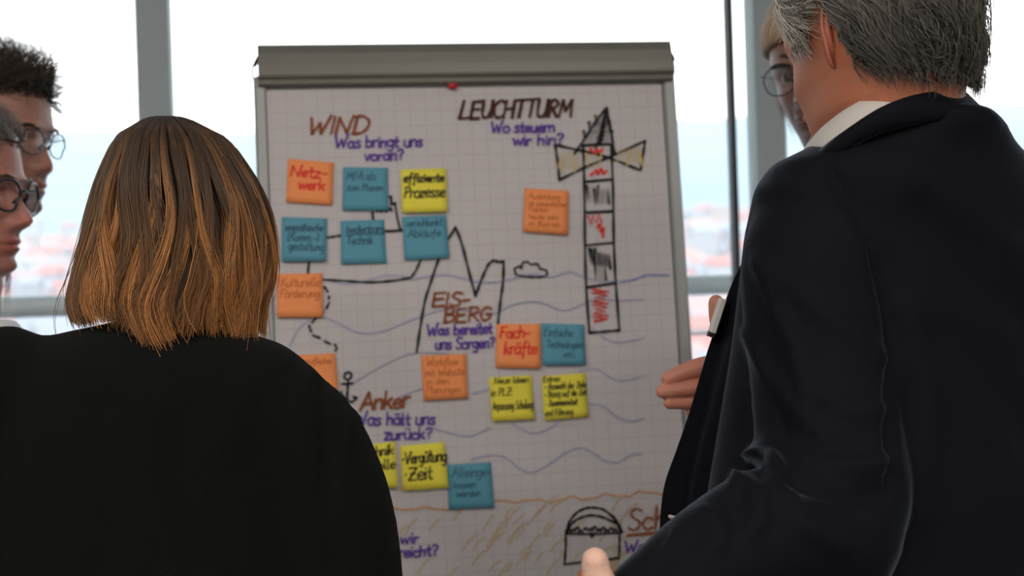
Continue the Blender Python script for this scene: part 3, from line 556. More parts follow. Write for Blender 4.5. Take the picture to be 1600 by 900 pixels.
def earmesh(side, s=1.0, tilt=28):
    """side +1 = left ear (y+). local head coords"""
    nr, na = 9, 30; v = []
    for i in range(nr):
        r = i / (nr - 1)
        for j in range(na):
            a = 2 * math.pi * j / na; rx = .0195 * (1 - .22 * max(0, -math.sin(a))); rz = .033
            u, w = r * rx * math.cos(a), r * rz * math.sin(a)
            h = .0055 * math.exp(-((r - .86) / .13) ** 2) - .006 * math.exp(-((u - .003) ** 2 + (w + .004) ** 2) / .00006) + .003 * math.exp(-((r - .5) / .12) ** 2) * (math.cos(a - 2.4) > 0)
            v.append((u, h, w))
    v = np.array(v); v2 = v.copy(); v2[:, 1] -= .0045 * (1 - .6 * (np.hypot(v[:, 0] / .0175, v[:, 2] / .033)) ** 4); f = []
    N = len(v)
    for i in range(nr - 1):
        for j in range(na): a = i * na + j; b = i * na + (j + 1) % na; f.append((a, b, b + na, a + na)); f.append((a + N, a + na + N, b + na + N, b + N))
    e = (nr - 1) * na
    for j in range(na): f.append((e + j, e + (j + 1) % na, e + (j + 1) % na + N, e + j + N))
    v = np.vstack([v, v2]); v[:, 0] += -.012                       # swings outward towards the back
    c, s_ = math.cos(math.radians(tilt)), math.sin(math.radians(tilt)); x, y = v[:, 0] + .02, v[:, 1]
    xr = x * c + y * s_ - .02; yr = -x * s_ + y * c; z = v[:, 2]
    xr = xr - .12 * z
    v = np.column_stack([xr * s, (.0765 + .0035 + yr) , z * s - .008]); v[:, 1] *= side
    return v, f
def frame(center, yaw, pitch=0, roll=0):
    """yaw: direction faced, degrees in plan (0=+X right, 90=+Y away). returns (R,c)"""
    y, p, r = (math.radians(a) for a in (yaw, pitch, roll))
    Fd = V(math.cos(y) * math.cos(p), math.sin(y) * math.cos(p), math.sin(p)); L = V(-math.sin(y), math.cos(y), 0); Up = np.cross(Fd, L)
    L2 = L * math.cos(r) + Up * math.sin(r); U2 = np.cross(Fd, L2)
    return np.column_stack([Fd, L2, U2]), np.asarray(center, float)
def tw(v, fr): return np.asarray(v) @ fr[0].T + fr[1]
def loc(v, fr): return (np.asarray(v) - fr[1]) @ fr[0]
def skincol(v, base, lip=(.62, .28, .22), stub=0, zref=None):
    """v local head coords"""
    c = np.tile(np.array(base, float), (len(v), 1)); g = np.exp(-((v[:, 2] + .072) / .0085) ** 2 - (v[:, 1] / .021) ** 2) * (v[:, 0] > .075)
    c = c * (1 - g[:, None]) + np.array(base) * np.array(lip) * 1.35 * g[:, None]
    if stub:
        s = np.clip((-.052 - v[:, 2]) / .012, 0, 1) * np.clip((v[:, 0] + .01) / .03, 0, 1) * np.clip((v[:, 2] + .14) / .02, 0, 1) * (1 - g); c *= (1 - stub * s * rng.uniform(.6, 1, len(v)))[:, None]
    red = np.exp(-((v[:, 2] + .04) / .012) ** 2 - (v[:, 1] / .016) ** 2) * (v[:, 0] > .1); c = c * (1 + red[:, None] * np.array([.1, -.12, -.12]))
    return c
def finger(pts, r): return tube(pts, r, 12, 4)
def eyes(person, fr, iris=(.10, .06, .03), gaze=0):
    for s in (-1, 1):
        v, f = ball((.0685, s * .031, -.001), .0125, 28, 20, np.array([[0, 1, 0], [0, 0, 1], [1, 0, 0.]])); v = np.array(v); d = np.hypot(v[:, 1] - s * .031 - gaze, v[:, 2] + .001); fz = v[:, 0] > .0685
        c = np.tile((.42, .38, .35), (len(v), 1)); c[(d < .0068) & fz] = np.array(iris) * .35; c[(d < .003) & fz] = (.005, .005, .005)
        obj('eye', (tw(v, fr), f), M_eye, person, col=c)
def brows(person, fr, col, n=90):
    cs, cc = [], []
    for s in (-1, 1):
        for k in range(n):
            t = random.random(); y = .012 + .032 * t; z = .0145 + .006 * math.sin(t * 2.4) + random.uniform(-.0022, .0022); x = .1005 - 6.5 * (y - .012) ** 2 * 1.4 + .002
            p = V(x, s * y, z); d = V(-.1, s * .9, .35 - .6 * t) * .009; cs.append([p, p + d * .5, p + d]); cc.append([np.array(col) * random.uniform(.7, 1.2)] * 3)
    cs = tw(np.array(cs).reshape(-1, 3), fr).reshape(-1, 3, 3); strands(cs, .0006, cc, 'eyebrows', M_hair, person)
def glasses(person, fr, col=(.02, .02, .02), w=.025, h=.021, x=.116, thick=.0016, label=None, dz=0):
    mf = mat('glasses_' + '%d' % int(col[0] * 1000), col, .3)
    parts = []
    for s in (-1, 1):
        t = np.linspace(0, 2 * np.pi, 33)[:-1]; y = s * .033 + w * np.sign(np.cos(t)) * abs(np.cos(t)) ** .85; z = -.006 + dz + h * np.sign(np.sin(t)) * abs(np.sin(t)) ** .85
        xx = x - .9 * (y ** 2) * 3.0 - .004 * (z < -.01)
        p = np.column_stack([xx, y, z]); p = np.vstack([p, p[:1]]); parts.append(tube(tw(p, fr), thick, 8, 1, False))
        e = V(x - 2.7 * (.033 + w) ** 2, s * (.033 + w), .007 + dz)
        parts.append(tube(tw([e, e + V(-.006, s * .006, .001), e + V(-.03, s * .0125, .0), V(-.005, s * .082, .003 + dz), V(-.025, s * .083, -.012 + dz)], fr), thick * .9, 8, 3))
        parts.append(tube(tw([V(x - .004, s * .010, -.008 + dz), V(x - .010, s * .011, -.014 + dz)], fr), .002, 8))
    parts.append(tube(tw([V(x - .001, -.0105, -.001 + dz), V(x + .0015, 0, .002 + dz), V(x - .001, .0105, -.001 + dz)], fr), thick, 8, 3))
    v, f = join(parts); g = obj('glasses', (v, f), mf, person, label=label)
    for s in (-1, 1):
        t = np.linspace(0, 2 * np.pi, 33)[:-1]; rows = []
        for k in (.01, .5, .97):
            y = s * .033 + k * w * np.sign(np.cos(t)) * abs(np.cos(t)) ** .85; z = -.006 + dz + k * h * np.sign(np.sin(t)) * abs(np.sin(t)) ** .85; rows.append(np.column_stack([x - 2.7 * y ** 2 + .0015 * (1 - k * k), y, z]))
        obj('lens', (tw(loft(rows, False)[0], fr), loft(rows, False)[1]), M_lens, g)
M_lens = glassmat('lens_glass', (.93, .96, .98), .05)
def flowhair(hv, hf, fr, region, flow, N, K, step, width, colf, person, lift=lambda p: 0, hgt=lambda p: .006, name='hair', seed=1, jitter=.15, label=None, lenf=lambda p: 1):
    """hv head verts (local); region(p)->bool ; flow(p)->dir ; strands combed over the head"""
    r = np.random.default_rng(seed); tri = [q for q in hf if len(q) == 4]
    bvh = BVHTree.FromPolygons([Vector(p) for p in hv], [list(map(int, q)) for q in hf])
    cen = np.array([hv[list(q)].mean(0) for q in tri]); a = np.array([np.linalg.norm(np.cross(hv[q[2]] - hv[q[0]], hv[q[3]] - hv[q[1]])) for q in tri]); ok = np.array([region(p) for p in cen]); a = a * ok; a /= a.sum()
    pick = r.choice(len(tri), N, p=a); cur = []; cols = []
    for i in pick:
        q = tri[i]; w = r.dirichlet([1, 1, 1, 1]); p = (hv[list(q)] * w[:, None]).sum(0); pts = [p]; cs_ = np.floor(p * 130 + r.normal(0, .25, 3)); cr_ = np.random.default_rng(int(abs(cs_ @ np.array([73, 1009, 9176]))) + 5); j = cr_.normal(0, jitter, 3) * 1.3 + r.normal(0, jitter * .4, 3); hh = r.uniform(.35, 1.0); ln = r.uniform(.7, 1.15) * lenf(p); tt = 0; root = p.copy()
        for k in range(K - 1):
            co_, no_, _, _ = bvh.find_nearest(Vector(p)); no = np.array(no_); d = np.array(flow(p, root)) + j + r.normal(0, jitter * .3, 3); d = nrm(d - no * (d @ no)); lf = lift(root)
            p = p + nrm(d * (1 - lf) + no * lf) * step * ln
            co_, no_, _, _ = bvh.find_nearest(Vector(p)); no = np.array(no_); c0 = np.array(co_); dist = (p - c0) @ no; want = hgt(root) * hh * min(1, (k + 1) / 2.5)
            if lf < .05: p = c0 + no * want
            elif dist < want: p = c0 + no * want
            pts.append(p)
        cur.append(pts); cols.append(colf(root, r, K))
    cur = np.array(cur); w = tw(cur.reshape(-1, 3), fr).reshape(cur.shape)
    return strands(w, width * r.uniform(.6, 1.3, N), np.array(cols), name, M_hair, person, label=label)
def cap(hv, hf, fr, region, off, col, person, name='hair_base'):
    import bmesh
    keep = [q for q in hf if len(q) == 4 and region(hv[list(q)].mean(0))]; ids = sorted({int(i) for q in keep for i in q}); mp_ = {i: k for k, i in enumerate(ids)}
    cen = np.array([-.01, 0, .01]); v = hv[ids]; n = v - cen; n /= np.linalg.norm(n, axis=1)[:, None]; v = v + n * off
    return obj(name, (tw(v, fr), [tuple(mp_[int(i)] for i in q) for q in keep]), M_hair, person, col=np.tile(col, (len(v), 1)), label=None)
def lower(person, hip, face, col, shoe=(.02, .02, .02), waist=.17):
    """trousers and shoes standing on the floor below the hip point (z about .95)"""
    y = math.radians(face); Fd = V(math.cos(y), math.sin(y), 0); L = V(-math.sin(y), math.cos(y), 0); hip = np.asarray(hip, float)
    parts = [loft([ring(hip + V(0, 0, .12), L * waist, Fd * waist * .7, 30), ring(hip, L * waist * 1.03, Fd * waist * .75, 30), ring(hip - V(0, 0, .1), L * waist, Fd * waist * .7, 30), ring(hip - V(0, 0, .16), L * waist * .7, Fd * waist * .5, 30)])]
    z = hip[2]
    for s in (-1, 1):
        a = hip + L * s * .09; foot = np.array([hip[0], hip[1], 0]) + L * s * .11
        parts.append(tube([a, V(*(a[:2] * .5 + foot[:2] * .5), z * .52) + Fd * .015, V(foot[0], foot[1], .08)], [.095, .068, .052], 18, 5, False))
    v, f, n = fuse(parts, .014, 4); obj('trousers', (v, f), mat('cloth_%03d%03d' % (int(col[0] * 999), int(col[2] * 999)), col, .85, bump=.3, bscale=500), person)
    for s in (-1, 1):
        c = np.array([hip[0], hip[1], 0]) + L * s * .11
        rg = [ring(c + Fd * (.06 + x) + V(0, 0, hh / 2 + .001), L * w, V(0, 0, hh / 2), 18, .7) for x, w, hh in ((-.13, .02, .05), (-.12, .035, .07), (-.06, .04, .09), (0, .042, .08), (.06, .046, .055), (.11, .04, .04), (.135, .02, .025))]
        obj('shoe', loft(rg), mat('shoe_leather', shoe, .4), person)
def gtorso(neck, face, hw=.2, hd=.115, hipz=.85, lean=V(0, 0, 0)):
    y = math.radians(face); Fd = V(math.cos(y), math.sin(y), 0); L = V(-math.sin(y), math.cos(y), 0); neck = np.asarray(neck, float); H = neck[2] - hipz; hip = neck - V(0, 0, H) - lean
    rg = []
    for t, a, b in ((0, .065, .065), (.04, .1, .075), (.08, .8 * hw, .09), (.13, .95 * hw, .1), (.3, hw * .95, hd), (.5, hw * .88, hd), (.75, hw * .85, hd * 1.02), (1, hw * .92, hd)): rg.append(ring(neck + (hip - neck) * t, L * min(a, hw * 1.0), Fd * min(b, hd), 36, .92))
    return loft(rg), Fd, L, hip

# ------------------------------------------------------------------ woman with the blond bob (back to the camera)
D = 1.57
wneck = P(262, 560, D + .03)
wo = thing('person', 'person with shoulder-length blond bob in a black sweater, back to the camera', 'person', (wneck[0], wneck[1], 0))
wfr = frame(P(278, 348, D + .06), 80, -4, 0)
hv, hf = headmesh(.86)
inner = gtorso(wneck + V(0, 0, -.02), 84, .17, .08)
v1, f1 = tw(hv, wfr), hf; bodyv, bodyf = join([(v1, f1), inner[0]])
cc = np.vstack([skincol(hv, (.62, .36, .26)), np.tile((.62, .36, .26), (len(inner[0][0]), 1))])
obj('body', (bodyv, bodyf), M_skin, wo, col=cc)
AX, BY = V(1, 0, 0) @ np.eye(3), V(0, 1, 0)
rows = [(498, 250, 52, .045, .0), (508, 246, 95, .062, 0), (520, 242, 150, .074, 0), (538, 236, 208, .084, 0), (560, 232, 248, .094, 0), (600, 230, 282, .105, 0), (650, 228, 298, .112, 0), (730, 228, 300, .115, 0), (860, 232, 296, .12, 0), (1000, 236, 290, .125, 0), (1180, 240, 290, .13, 0), (1290, 240, 292, .13, 0)]
rg = [ring(P(cx, y, D + .03), M3[:, 0] * hw / F * D, WN * hd, 48, .93) for y, cx, hw, hd, _ in rows]
T1 = loft(rg)
armR = tube([P(425, 608, D), P(473, 668, D - .005), P(511, 745, D - .01), P(536, 830, D - .02), P(550, 940, D - .02), P(560, 1030, D)], [.048, .058, .061, .060, .058, .052], 24, 4)
foreR = tube([P(560, 1030, D), P(500, 1050, D + .13), P(400, 1040, D + .22)], [.052, .044, .036], 20, 4)
armL = tube([P(10, 585, D), P(-32, 650, D - .005), P(-62, 740, D - .01), P(-80, 850, D - .02), P(-88, 950, D - .02), P(-85, 1040, D)], [.056, .066, .062, .060, .058, .052], 24, 4)
foreL = tube([P(-85, 1040, D), P(-20, 1060, D + .13), P(110, 1050, D + .2)], [.052, .044, .036], 20, 4)
v, f, n = fuse([T1, armR, foreR, armL, foreL], .009, 8)
v = folds(v, n, [([(505, 600), (512, 700), (505, 820), (515, 900)], 14, -.012), ([(555, 650), (530, 740), (520, 850)], 10, .004), ([(120, 560), (200, 600), (240, 640)], 20, .004), ([(430, 560), (380, 620), (350, 700)], 25, .004), ([(300, 640), (280, 760), (310, 880)], 24, -.004), ([(150, 640), (180, 780), (150, 900)], 26, -.004)])
M_sweat = mat('black_knit', (.0068, .0078, .0074), .95, bump=.8, bscale=700, sheen=.02, spec=.04)
obj('sweater', (v, f), M_sweat, wo)
for s, p in ((1, P(400, 1040, D + .22)), (-1, P(110, 1050, D + .2))):
    d = nrm(V(-s * .9, .3, .05)); parts = [tube([p - d * .03, p + d * .05], [.026, .03], 14, flat=.55)]
    for k in range(4): b = p + d * .06 + V(0, 0, .024 - .016 * k); parts.append(finger([b, b + d * .035 + V(0, .005, 0), b + d * .06 + V(0, .018, -.004)], [.0085, .008, .007]))
    parts.append(finger([p + V(0, 0, .02), p + d * .03 + V(0, 0, .045), p + d * .06 + V(0, 0, .05)], [.012, .01, .009]))
    hvv, hff, _ = fuse(parts, .003, 3); obj('hand', (hvv, hff), M_skin, wo, col=np.tile((.62, .36, .26), (len(hvv), 1)))
lower(wo, [wneck[0] - .02, wneck[1] + .02, .86], 84, (.02, .022, .03), waist=.19)
# hair: layered strands following the outline of the bob
HR = np.array([(176, 232, 264), (180, 214, 285), (186, 200, 302), (196, 184, 322), (215, 166, 350), (240, 153, 371), (280, 138, 396), (320, 127, 414), (360, 118, 424), (400, 108, 427), (440, 97, 424), (470, 89, 414), (500, 92, 412), (530, 104, 412), (560, 115, 412)], float)
hn = np.linspace(0, 1, len(HR)); HRs = smoothpath(HR, 5)
def hsurf(al, y, k=1.0):
    """al angle: 0 = image right, pi = image left, -pi/2 = towards camera; y photo row; k inward factor"""
    xl = np.interp(y, HRs[:, 0], HRs[:, 1]); xr = np.interp(y, HRs[:, 0], HRs[:, 2]); cx = (xl + xr) / 2; hw = (xr - xl) / 2
    dep = np.minimum(hw, 132 + .15 * np.maximum(hw - 132, 0)) * .98 / F * D
    base_ = np.stack([(cx + hw * k * np.cos(al) - 800) / F * D, -(y - 450) / F * D, -(D + .035 + dep * k * np.sin(al))], -1)
    return CAM + base_ @ M3.T
def tipy(al):
    x = np.cos(al)    # -1 left .. 1 right
    return np.interp(x, [-1, -.85, -.6, -.42, -.2, .02, .18, .4, .62, .8, 1], [498, 502, 496, 494, 512, 540, 534, 508, 516, 524, 524])
r = np.random.default_rng(3); N, K = 6500, 17
al = r.uniform(-np.pi, np.pi, N); al = np.where(r.random(N) < .78, -np.abs(al), al)
front = np.sin(al) > .35
lay_ = 1 - .20 * r.random(N) ** 1.3
ty = tipy(al) + r.normal(0, 7, N) - 30 * (r.random(N) ** 3) ; ty = np.where(front, ty - 0, ty)
y0 = 178 + 12 * r.random(N) + 40 * r.random(N) ** 4
clump = np.round(al * 11 + .6 * np.sin(al * 5)) ; cph = (np.sin(clump * 12.9898) * 43758.5453) % 1; cph2 = (np.sin(clump * 78.233) * 12543.11) % 1
t = np.linspace(0, 1, K)
yy = y0[:, None] + (ty - y0)[:, None] * t[None] ** .92
sway = .34 * (cph[:, None] - .5) * np.sin(t[None] * 3.4 + 5 * cph2[:, None]) + .07 * np.sin(t[None] * 7.5 + 9 * cph[:, None]) + r.normal(0, .035, N)[:, None] * t
par = .30 * (1 - t[None]) ** 3 * np.where(np.cos(al) > 0, 1, -.6)[:, None]
aa = al[:, None] + sway * (.3 + t[None])
# strands gather in locks: pull towards the clump centre near the tip
cc_ = (clump + .0) / 11; aa = aa + (cc_ - al)[:, None] * .35 * t[None] ** 2
kk = lay_[:, None] * (1 - .03 * (1 - t[None])) + (cph2[:, None] - .5) * .05 * np.sin(np.pi * t[None]) - .04 * t[None] ** 6
kk = np.where(t[None] < .02, kk * .9, kk)
cur = hsurf(aa, yy, kk)
fly = r.random(N) < .03; cur[fly] += (r.normal(0, .006, (fly.sum(), 1, 3)) * (t[None, :, None] ** 1.5) * 2.2)
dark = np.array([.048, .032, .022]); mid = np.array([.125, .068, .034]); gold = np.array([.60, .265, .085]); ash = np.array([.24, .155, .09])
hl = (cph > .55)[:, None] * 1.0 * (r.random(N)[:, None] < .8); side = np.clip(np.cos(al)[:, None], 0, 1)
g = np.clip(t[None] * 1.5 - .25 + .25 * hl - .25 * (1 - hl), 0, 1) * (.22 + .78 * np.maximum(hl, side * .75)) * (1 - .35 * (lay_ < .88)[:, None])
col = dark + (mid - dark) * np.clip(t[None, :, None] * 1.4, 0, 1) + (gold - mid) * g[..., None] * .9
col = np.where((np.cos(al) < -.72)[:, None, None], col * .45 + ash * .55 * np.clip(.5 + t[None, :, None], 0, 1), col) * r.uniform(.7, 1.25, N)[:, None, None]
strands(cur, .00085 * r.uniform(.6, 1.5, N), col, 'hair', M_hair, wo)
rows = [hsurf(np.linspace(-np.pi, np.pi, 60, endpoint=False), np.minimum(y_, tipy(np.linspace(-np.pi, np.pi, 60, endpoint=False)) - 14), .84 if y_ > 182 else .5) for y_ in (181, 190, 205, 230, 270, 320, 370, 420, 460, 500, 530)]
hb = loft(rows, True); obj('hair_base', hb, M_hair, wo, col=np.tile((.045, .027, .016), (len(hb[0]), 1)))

# ------------------------------------------------------------------ grey-haired man in the dark suit
DG = 1.50
gc = P(1395, 200, DG)
go = thing('person', 'grey-haired person in a dark navy suit jacket and white collar, seen from behind', 'person', (gc[0], gc[1], 0))
GF = nrm(V(-.55, .84, 0)); GL = V(-GF[1], GF[0], 0)          # left of GF
gfr = frame(P(1368, 62, 1.46), 118, -14, 2)
gs = 1.05; hv, hf = headmesh(gs, 1.0, 1, 1, 1.04, .003, 4.0); hv = hv.copy()
e1 = earmesh(1, 1.1, 66); e2 = earmesh(-1, 1.1, 66)
gskin = (.46, .16, .082)
inner = gtorso(P(1420, 330, 1.50), 122, .10, .06)
E1, E2 = (e1[0], e1[1]), (e2[0], e2[1])
bodyv, bodyf = join([(tw(hv, gfr), hf), (tw(e1[0], gfr), e1[1]), (tw(e2[0], gfr), e2[1]), inner[0]])
cc = np.vstack([skincol(hv, gskin), np.tile((.52, .17, .10), (len(e1[0]), 1)), np.tile((.52, .17, .10), (len(e2[0]), 1)), np.tile(gskin, (len(inner[0][0]), 1))])
obj('body', (bodyv, bodyf), M_skin, go, col=cc)
eyes(go, gfr); brows(go, gfr, (.3, .3, .29))
def gr(p0):   # hair region, local coords (scaled head)
    x, y, z = p0 / gs; ay = abs(y)
    lim = np.interp(x, [-.11, -.075, -.05, -.036, -.026, -.012, 0, .012, .034, .045, .07, .09], [-.078, -.074, -.062, -.045, .005, .028, .024, -.012, -.006, .04, .07, .085])
    return z > lim and not (x > .062 and z < .075)
def gflow(p, r0):
    x, y, z = p; s = 1 if y > 0 else -1
    w = math.sin(p[0] * 60 + p[2] * 45 + 3 * math.sin(r0[2] * 70)); 
    return (-1.0 + .35 * w - (.0 if z > .02 else -.35), s * .12 + .25 * math.sin(p[0] * 50 + p[2] * 60), -.55 - 5.5 * max(0, .05 - z) * .8 + .45 * math.sin(p[0] * 70 - p[2] * 30 + r0[1] * 40))
def gcol(p, r, K):
    top = np.array([.27, .255, .225]) * (2.3 if p[0] > .0 else 1); nape = np.array([.065, .062, .056]); x, y, z = p  # front strands brightened: window light put into their colour
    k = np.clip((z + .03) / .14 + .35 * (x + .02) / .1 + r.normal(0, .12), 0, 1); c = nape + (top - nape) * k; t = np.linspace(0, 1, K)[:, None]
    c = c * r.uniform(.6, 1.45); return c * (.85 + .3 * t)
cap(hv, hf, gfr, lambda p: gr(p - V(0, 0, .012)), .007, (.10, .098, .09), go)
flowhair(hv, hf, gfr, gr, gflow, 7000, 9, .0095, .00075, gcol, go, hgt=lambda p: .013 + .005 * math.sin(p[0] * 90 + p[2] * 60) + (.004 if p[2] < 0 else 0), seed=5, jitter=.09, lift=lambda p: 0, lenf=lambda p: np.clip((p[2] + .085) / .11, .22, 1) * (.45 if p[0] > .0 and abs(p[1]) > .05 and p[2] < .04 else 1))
# jacket
def gring(x, y, a, b, d=DG, p=.95): return ring(P(x, y, d), GL * a, GF * b, 48, p)
T1 = loft([gring(1425, 168, .050, .058, 1.45), gring(1430, 181, .068, .080, 1.45), gring(1432, 202, .088, .088, 1.457), gring(1424, 230, .122, .088, 1.467), gring(1416, 258, .168, .096, 1.475), gring(1418, 300, .19, .108, 1.485), gring(1418, 370, .200, .122), gring(1412, 450, .198, .13), gring(1402, 550, .195, .14), gring(1394, 650, .198, .15), gring(1388, 760, .205, .16), gring(1384, 880, .21, .165), gring(1384, 1050, .215, .165), gring(1386, 1300, .22, .165)])
aL = tube([P(1278, 352, 1.41), P(1272, 410, 1.395), P(1275, 480, 1.385), P(1284, 570, 1.37), P(1293, 670, 1.35), P(1300, 760, 1.33), P(1288, 840, 1.30)], [.064, .0715, .0715, .070, .0695, .071, .070], 28, 4)
fL = tube([P(1288, 840, 1.30), P(1210, 838, 1.27), P(1120, 880, 1.24), P(1045, 931, 1.22), P(990, 968, 1.20)], [.069, .064, .055, .048, .042], 28, 4, flat=None)
cL = P(990, 962, 1.20)
rs = P(1500, 350, 1.64)
aR = tube([rs, P(1470, 480, 1.72), P(1420, 640, 1.80)], [.068, .066, .058], 20, 4)
fR = tube([P(1420, 640, 1.80), P(1300, 625, 1.76), P(1200, 608, 1.71)], [.056, .046, .038], 20, 4)
v, f, n = fuse([T1, aL, fL, aR, fR], .0075, 7)
# (photo polyline, width px, height m)
GFOLD = [([(1292, 262), (1345, 350), (1378, 440), (1394, 540), (1390, 640), (1392, 760)], 9, -.008),
 ([(1185, 410), (1215, 480), (1245, 560), (1262, 640)], 12, .007), ([(1170, 520), (1205, 590), (1250, 650), (1300, 690)], 12, .007), ([(1200, 560), (1215, 620), (1225, 680)], 10, -.005),
 ([(1380, 560), (1330, 520), (1260, 470), (1205, 420)], 14, .005), ([(1388, 640), (1330, 640), (1270, 610)], 13, .005), ([(1390, 720), (1330, 730), (1250, 715), (1200, 700)], 14, .009), ([(1378, 770), (1320, 775), (1240, 755), (1190, 735)], 12, -.008),
 ([(1182, 712), (1205, 722), (1215, 745)], 13, .016), ([(1150, 745), (1180, 770), (1190, 800), (1175, 830)], 9, .008), ([(1165, 760), (1150, 790), (1148, 820)], 9, -.007), ([(1100, 800), (1125, 830), (1115, 860)], 10, .007), ([(1060, 830), (1040, 870), (1015, 900)], 8, .006), ([(1085, 830), (1065, 880), (1040, 915)], 9, -.005), ([(1230, 770), (1260, 820), (1320, 860)], 14, .007),
 ([(1250, 300), (1320, 330), (1360, 380)], 22, .004), ([(1420, 260), (1500, 330), (1600, 400)], 26, .005), ([(1440, 330), (1520, 430), (1600, 500)], 24, -.005), ([(1420, 480), (1450, 620), (1440, 800)], 22, .005), ([(1480, 520), (1560, 600), (1620, 700)], 28, -.005), ([(1200, 300), (1240, 290), (1275, 300)], 16, .004)]
v = folds(v, n, GFOLD, 0, 1.6)
M_suit = mat('navy_suit_wool', (.0065, .0072, .0105), .7, bump=.35, bscale=900, sheen=.35, spec=.05)
M_suit.node_tree.nodes['Principled BSDF'].inputs['Sheen Roughness'].default_value = .18; M_suit.node_tree.nodes['Principled BSDF'].inputs['Sheen Tint'].default_value = (.6, .75, 1, 1)
obj('jacket', (v, f), M_suit, go)
# open front of the jacket hanging left of the sleeve: edge facing strip + front panel
ed = smoothpath([(1170, 395, 1.60), (1148, 432, 1.61), (1126, 490, 1.62), (1108, 540, 1.63), (1090, 600, 1.635), (1075, 650, 1.64), (1056, 705, 1.645), (1040, 750, 1.65), (1033, 790, 1.65), (1030, 850, 1.65), (1032, 960, 1.65), (1040, 1150, 1.65)], 5)
wid = np.interp(ed[:, 1], [395, 450, 520, 600, 680, 760, 850, 1150], [6, 12, 18, 20, 24, 34, 34, 34])
rows = []
for (x, y, d), w in zip(ed, wid):
    prof_ = [(w * .9, .012), (2, .006), (0, 0), (2, -.004), (w * .6, -.006), (w, -.012), (w + 10, -.036), (w + 22, -.058), (w + 30, -.060), (w + 44, -.082), (w + 70, -.100), (w + 110, -.105), (w + 150, -.09), (w + 190, -.02)]
    rows.append(np.array([P(x + a, y, d + b) for a, b in prof_]))
v, f = loft(rows, False, False); obj('jacket_front', (v, f), M_suit, go)
vv = join([tube([P(1047, 807, 1.632), P(1056, 810, 1.626)], [.0022, .0026], 10), tube([P(1056, 810, 1.626), P(1062, 811, 1.62)], [.0014, .0014], 8)])
obj('toggle', vv, mat('pale_metal', (.7, .66, .58), .35, metal=.3), go, label='small pale metal pin at the jacket edge')
# collars: bands round the neck
def band(pts_top, pts_bot, thick, m, name, out, label=None):
    a, b = smoothpath(pts_top, 6), smoothpath(pts_bot, 6); rows = []
    for p, q in zip(a, b):
        p3, q3 = P(*p), P(*q); o = out(p3, q3); mid = (p3 + q3) / 2 + o * thick * 1.6
        rows.append(np.array([p3, p3 * .65 + q3 * .35 + o * thick * 1.2, mid + o * thick * .2, p3 * .2 + q3 * .8 + o * thick * 1.5, q3 + o * thick, q3 - o * thick, mid - o * thick * 2.4, p3 - o * thick]))
    v, f = loft(rows); return obj(name, (v, f), m, go, label=label)
ctr = P(1390, 190, 1.44)
def outw(p, q): d = (p + q) / 2 - ctr; d[2] = 0; return nrm(d)
M_shirt = mat('white_shirt', (.55, .525, .49), .8, bump=.2, bscale=600)
band([(1275, 200, 1.545), (1262, 222, 1.510), (1262, 224, 1.465), (1285, 198, 1.415), (1325, 168, 1.390), (1375, 144, 1.382), (1425, 130, 1.387), (1475, 124, 1.410), (1505, 128, 1.455), (1500, 140, 1.505)],
     [(1270, 240, 1.545), (1257, 246, 1.510), (1256, 250, 1.465), (1280, 240, 1.400), (1325, 222, 1.370), (1375, 200, 1.362), (1430, 185, 1.370), (1480, 176, 1.397), (1512, 175, 1.455), (1505, 185, 1.505)], .0016, M_shirt, 'shirt_collar', outw)
band([(1248, 262, 1.495), (1252, 262, 1.435), (1282, 232, 1.385), (1325, 200, 1.360), (1375, 168, 1.352), (1425, 149, 1.357), (1470, 142, 1.380), (1506, 143, 1.430), (1516, 150, 1.485)],
     [(1248, 280, 1.50), (1246, 280, 1.43), (1276, 262, 1.385), (1318, 238, 1.368), (1372, 210, 1.362), (1435, 194, 1.366), (1500, 187, 1.385), (1540, 190, 1.43), (1556, 205, 1.50)], .003, M_suit, 'jacket_collar', outw)
# right hand, palm side, pointing at the chart
h = 1.665
palm = [tube([P(1200, 606, 1.71), P(1165, 603, 1.69), P(1140, 600, h)], [.028, .032, .034], 18, 4, flat=1.0), ball(P(1138, 598, h), (.026, .014, .036), 16, 12)]
fg = [finger([P(1142, 570, h), P(1108, 571, h), P(1078, 579, h), P(1045, 592, h)], [.0125, .0120, .0116, .0094]), finger([P(1142, 600, h), P(1105, 604, h - .002), P(1070, 608, h - .002), P(1035, 612, h - .002)], [.0105, .0098, .0094, .0082]),
      finger([P(1142, 622, h), P(1110, 625, h + .002), P(1078, 629, h + .002), P(1046, 630, h)], [.0095, .0088, .0082, .0072]), finger([P(1142, 640, h + .006), P(1110, 642, h + .006), P(1080, 643, h + .005)], [.0088, .0078, .0068]),
      finger([P(1160, 580, h), P(1140, 540, h), P(1124, 505, h), P(1119, 473, h)], [.0150, .0125, .0112, .0095])]
v, f, n = fuse(palm + fg, .0018, 2, .4); obj('hand', (v, f), M_skin, go, col=np.tile((.60, .25, .17), (len(v), 1)))
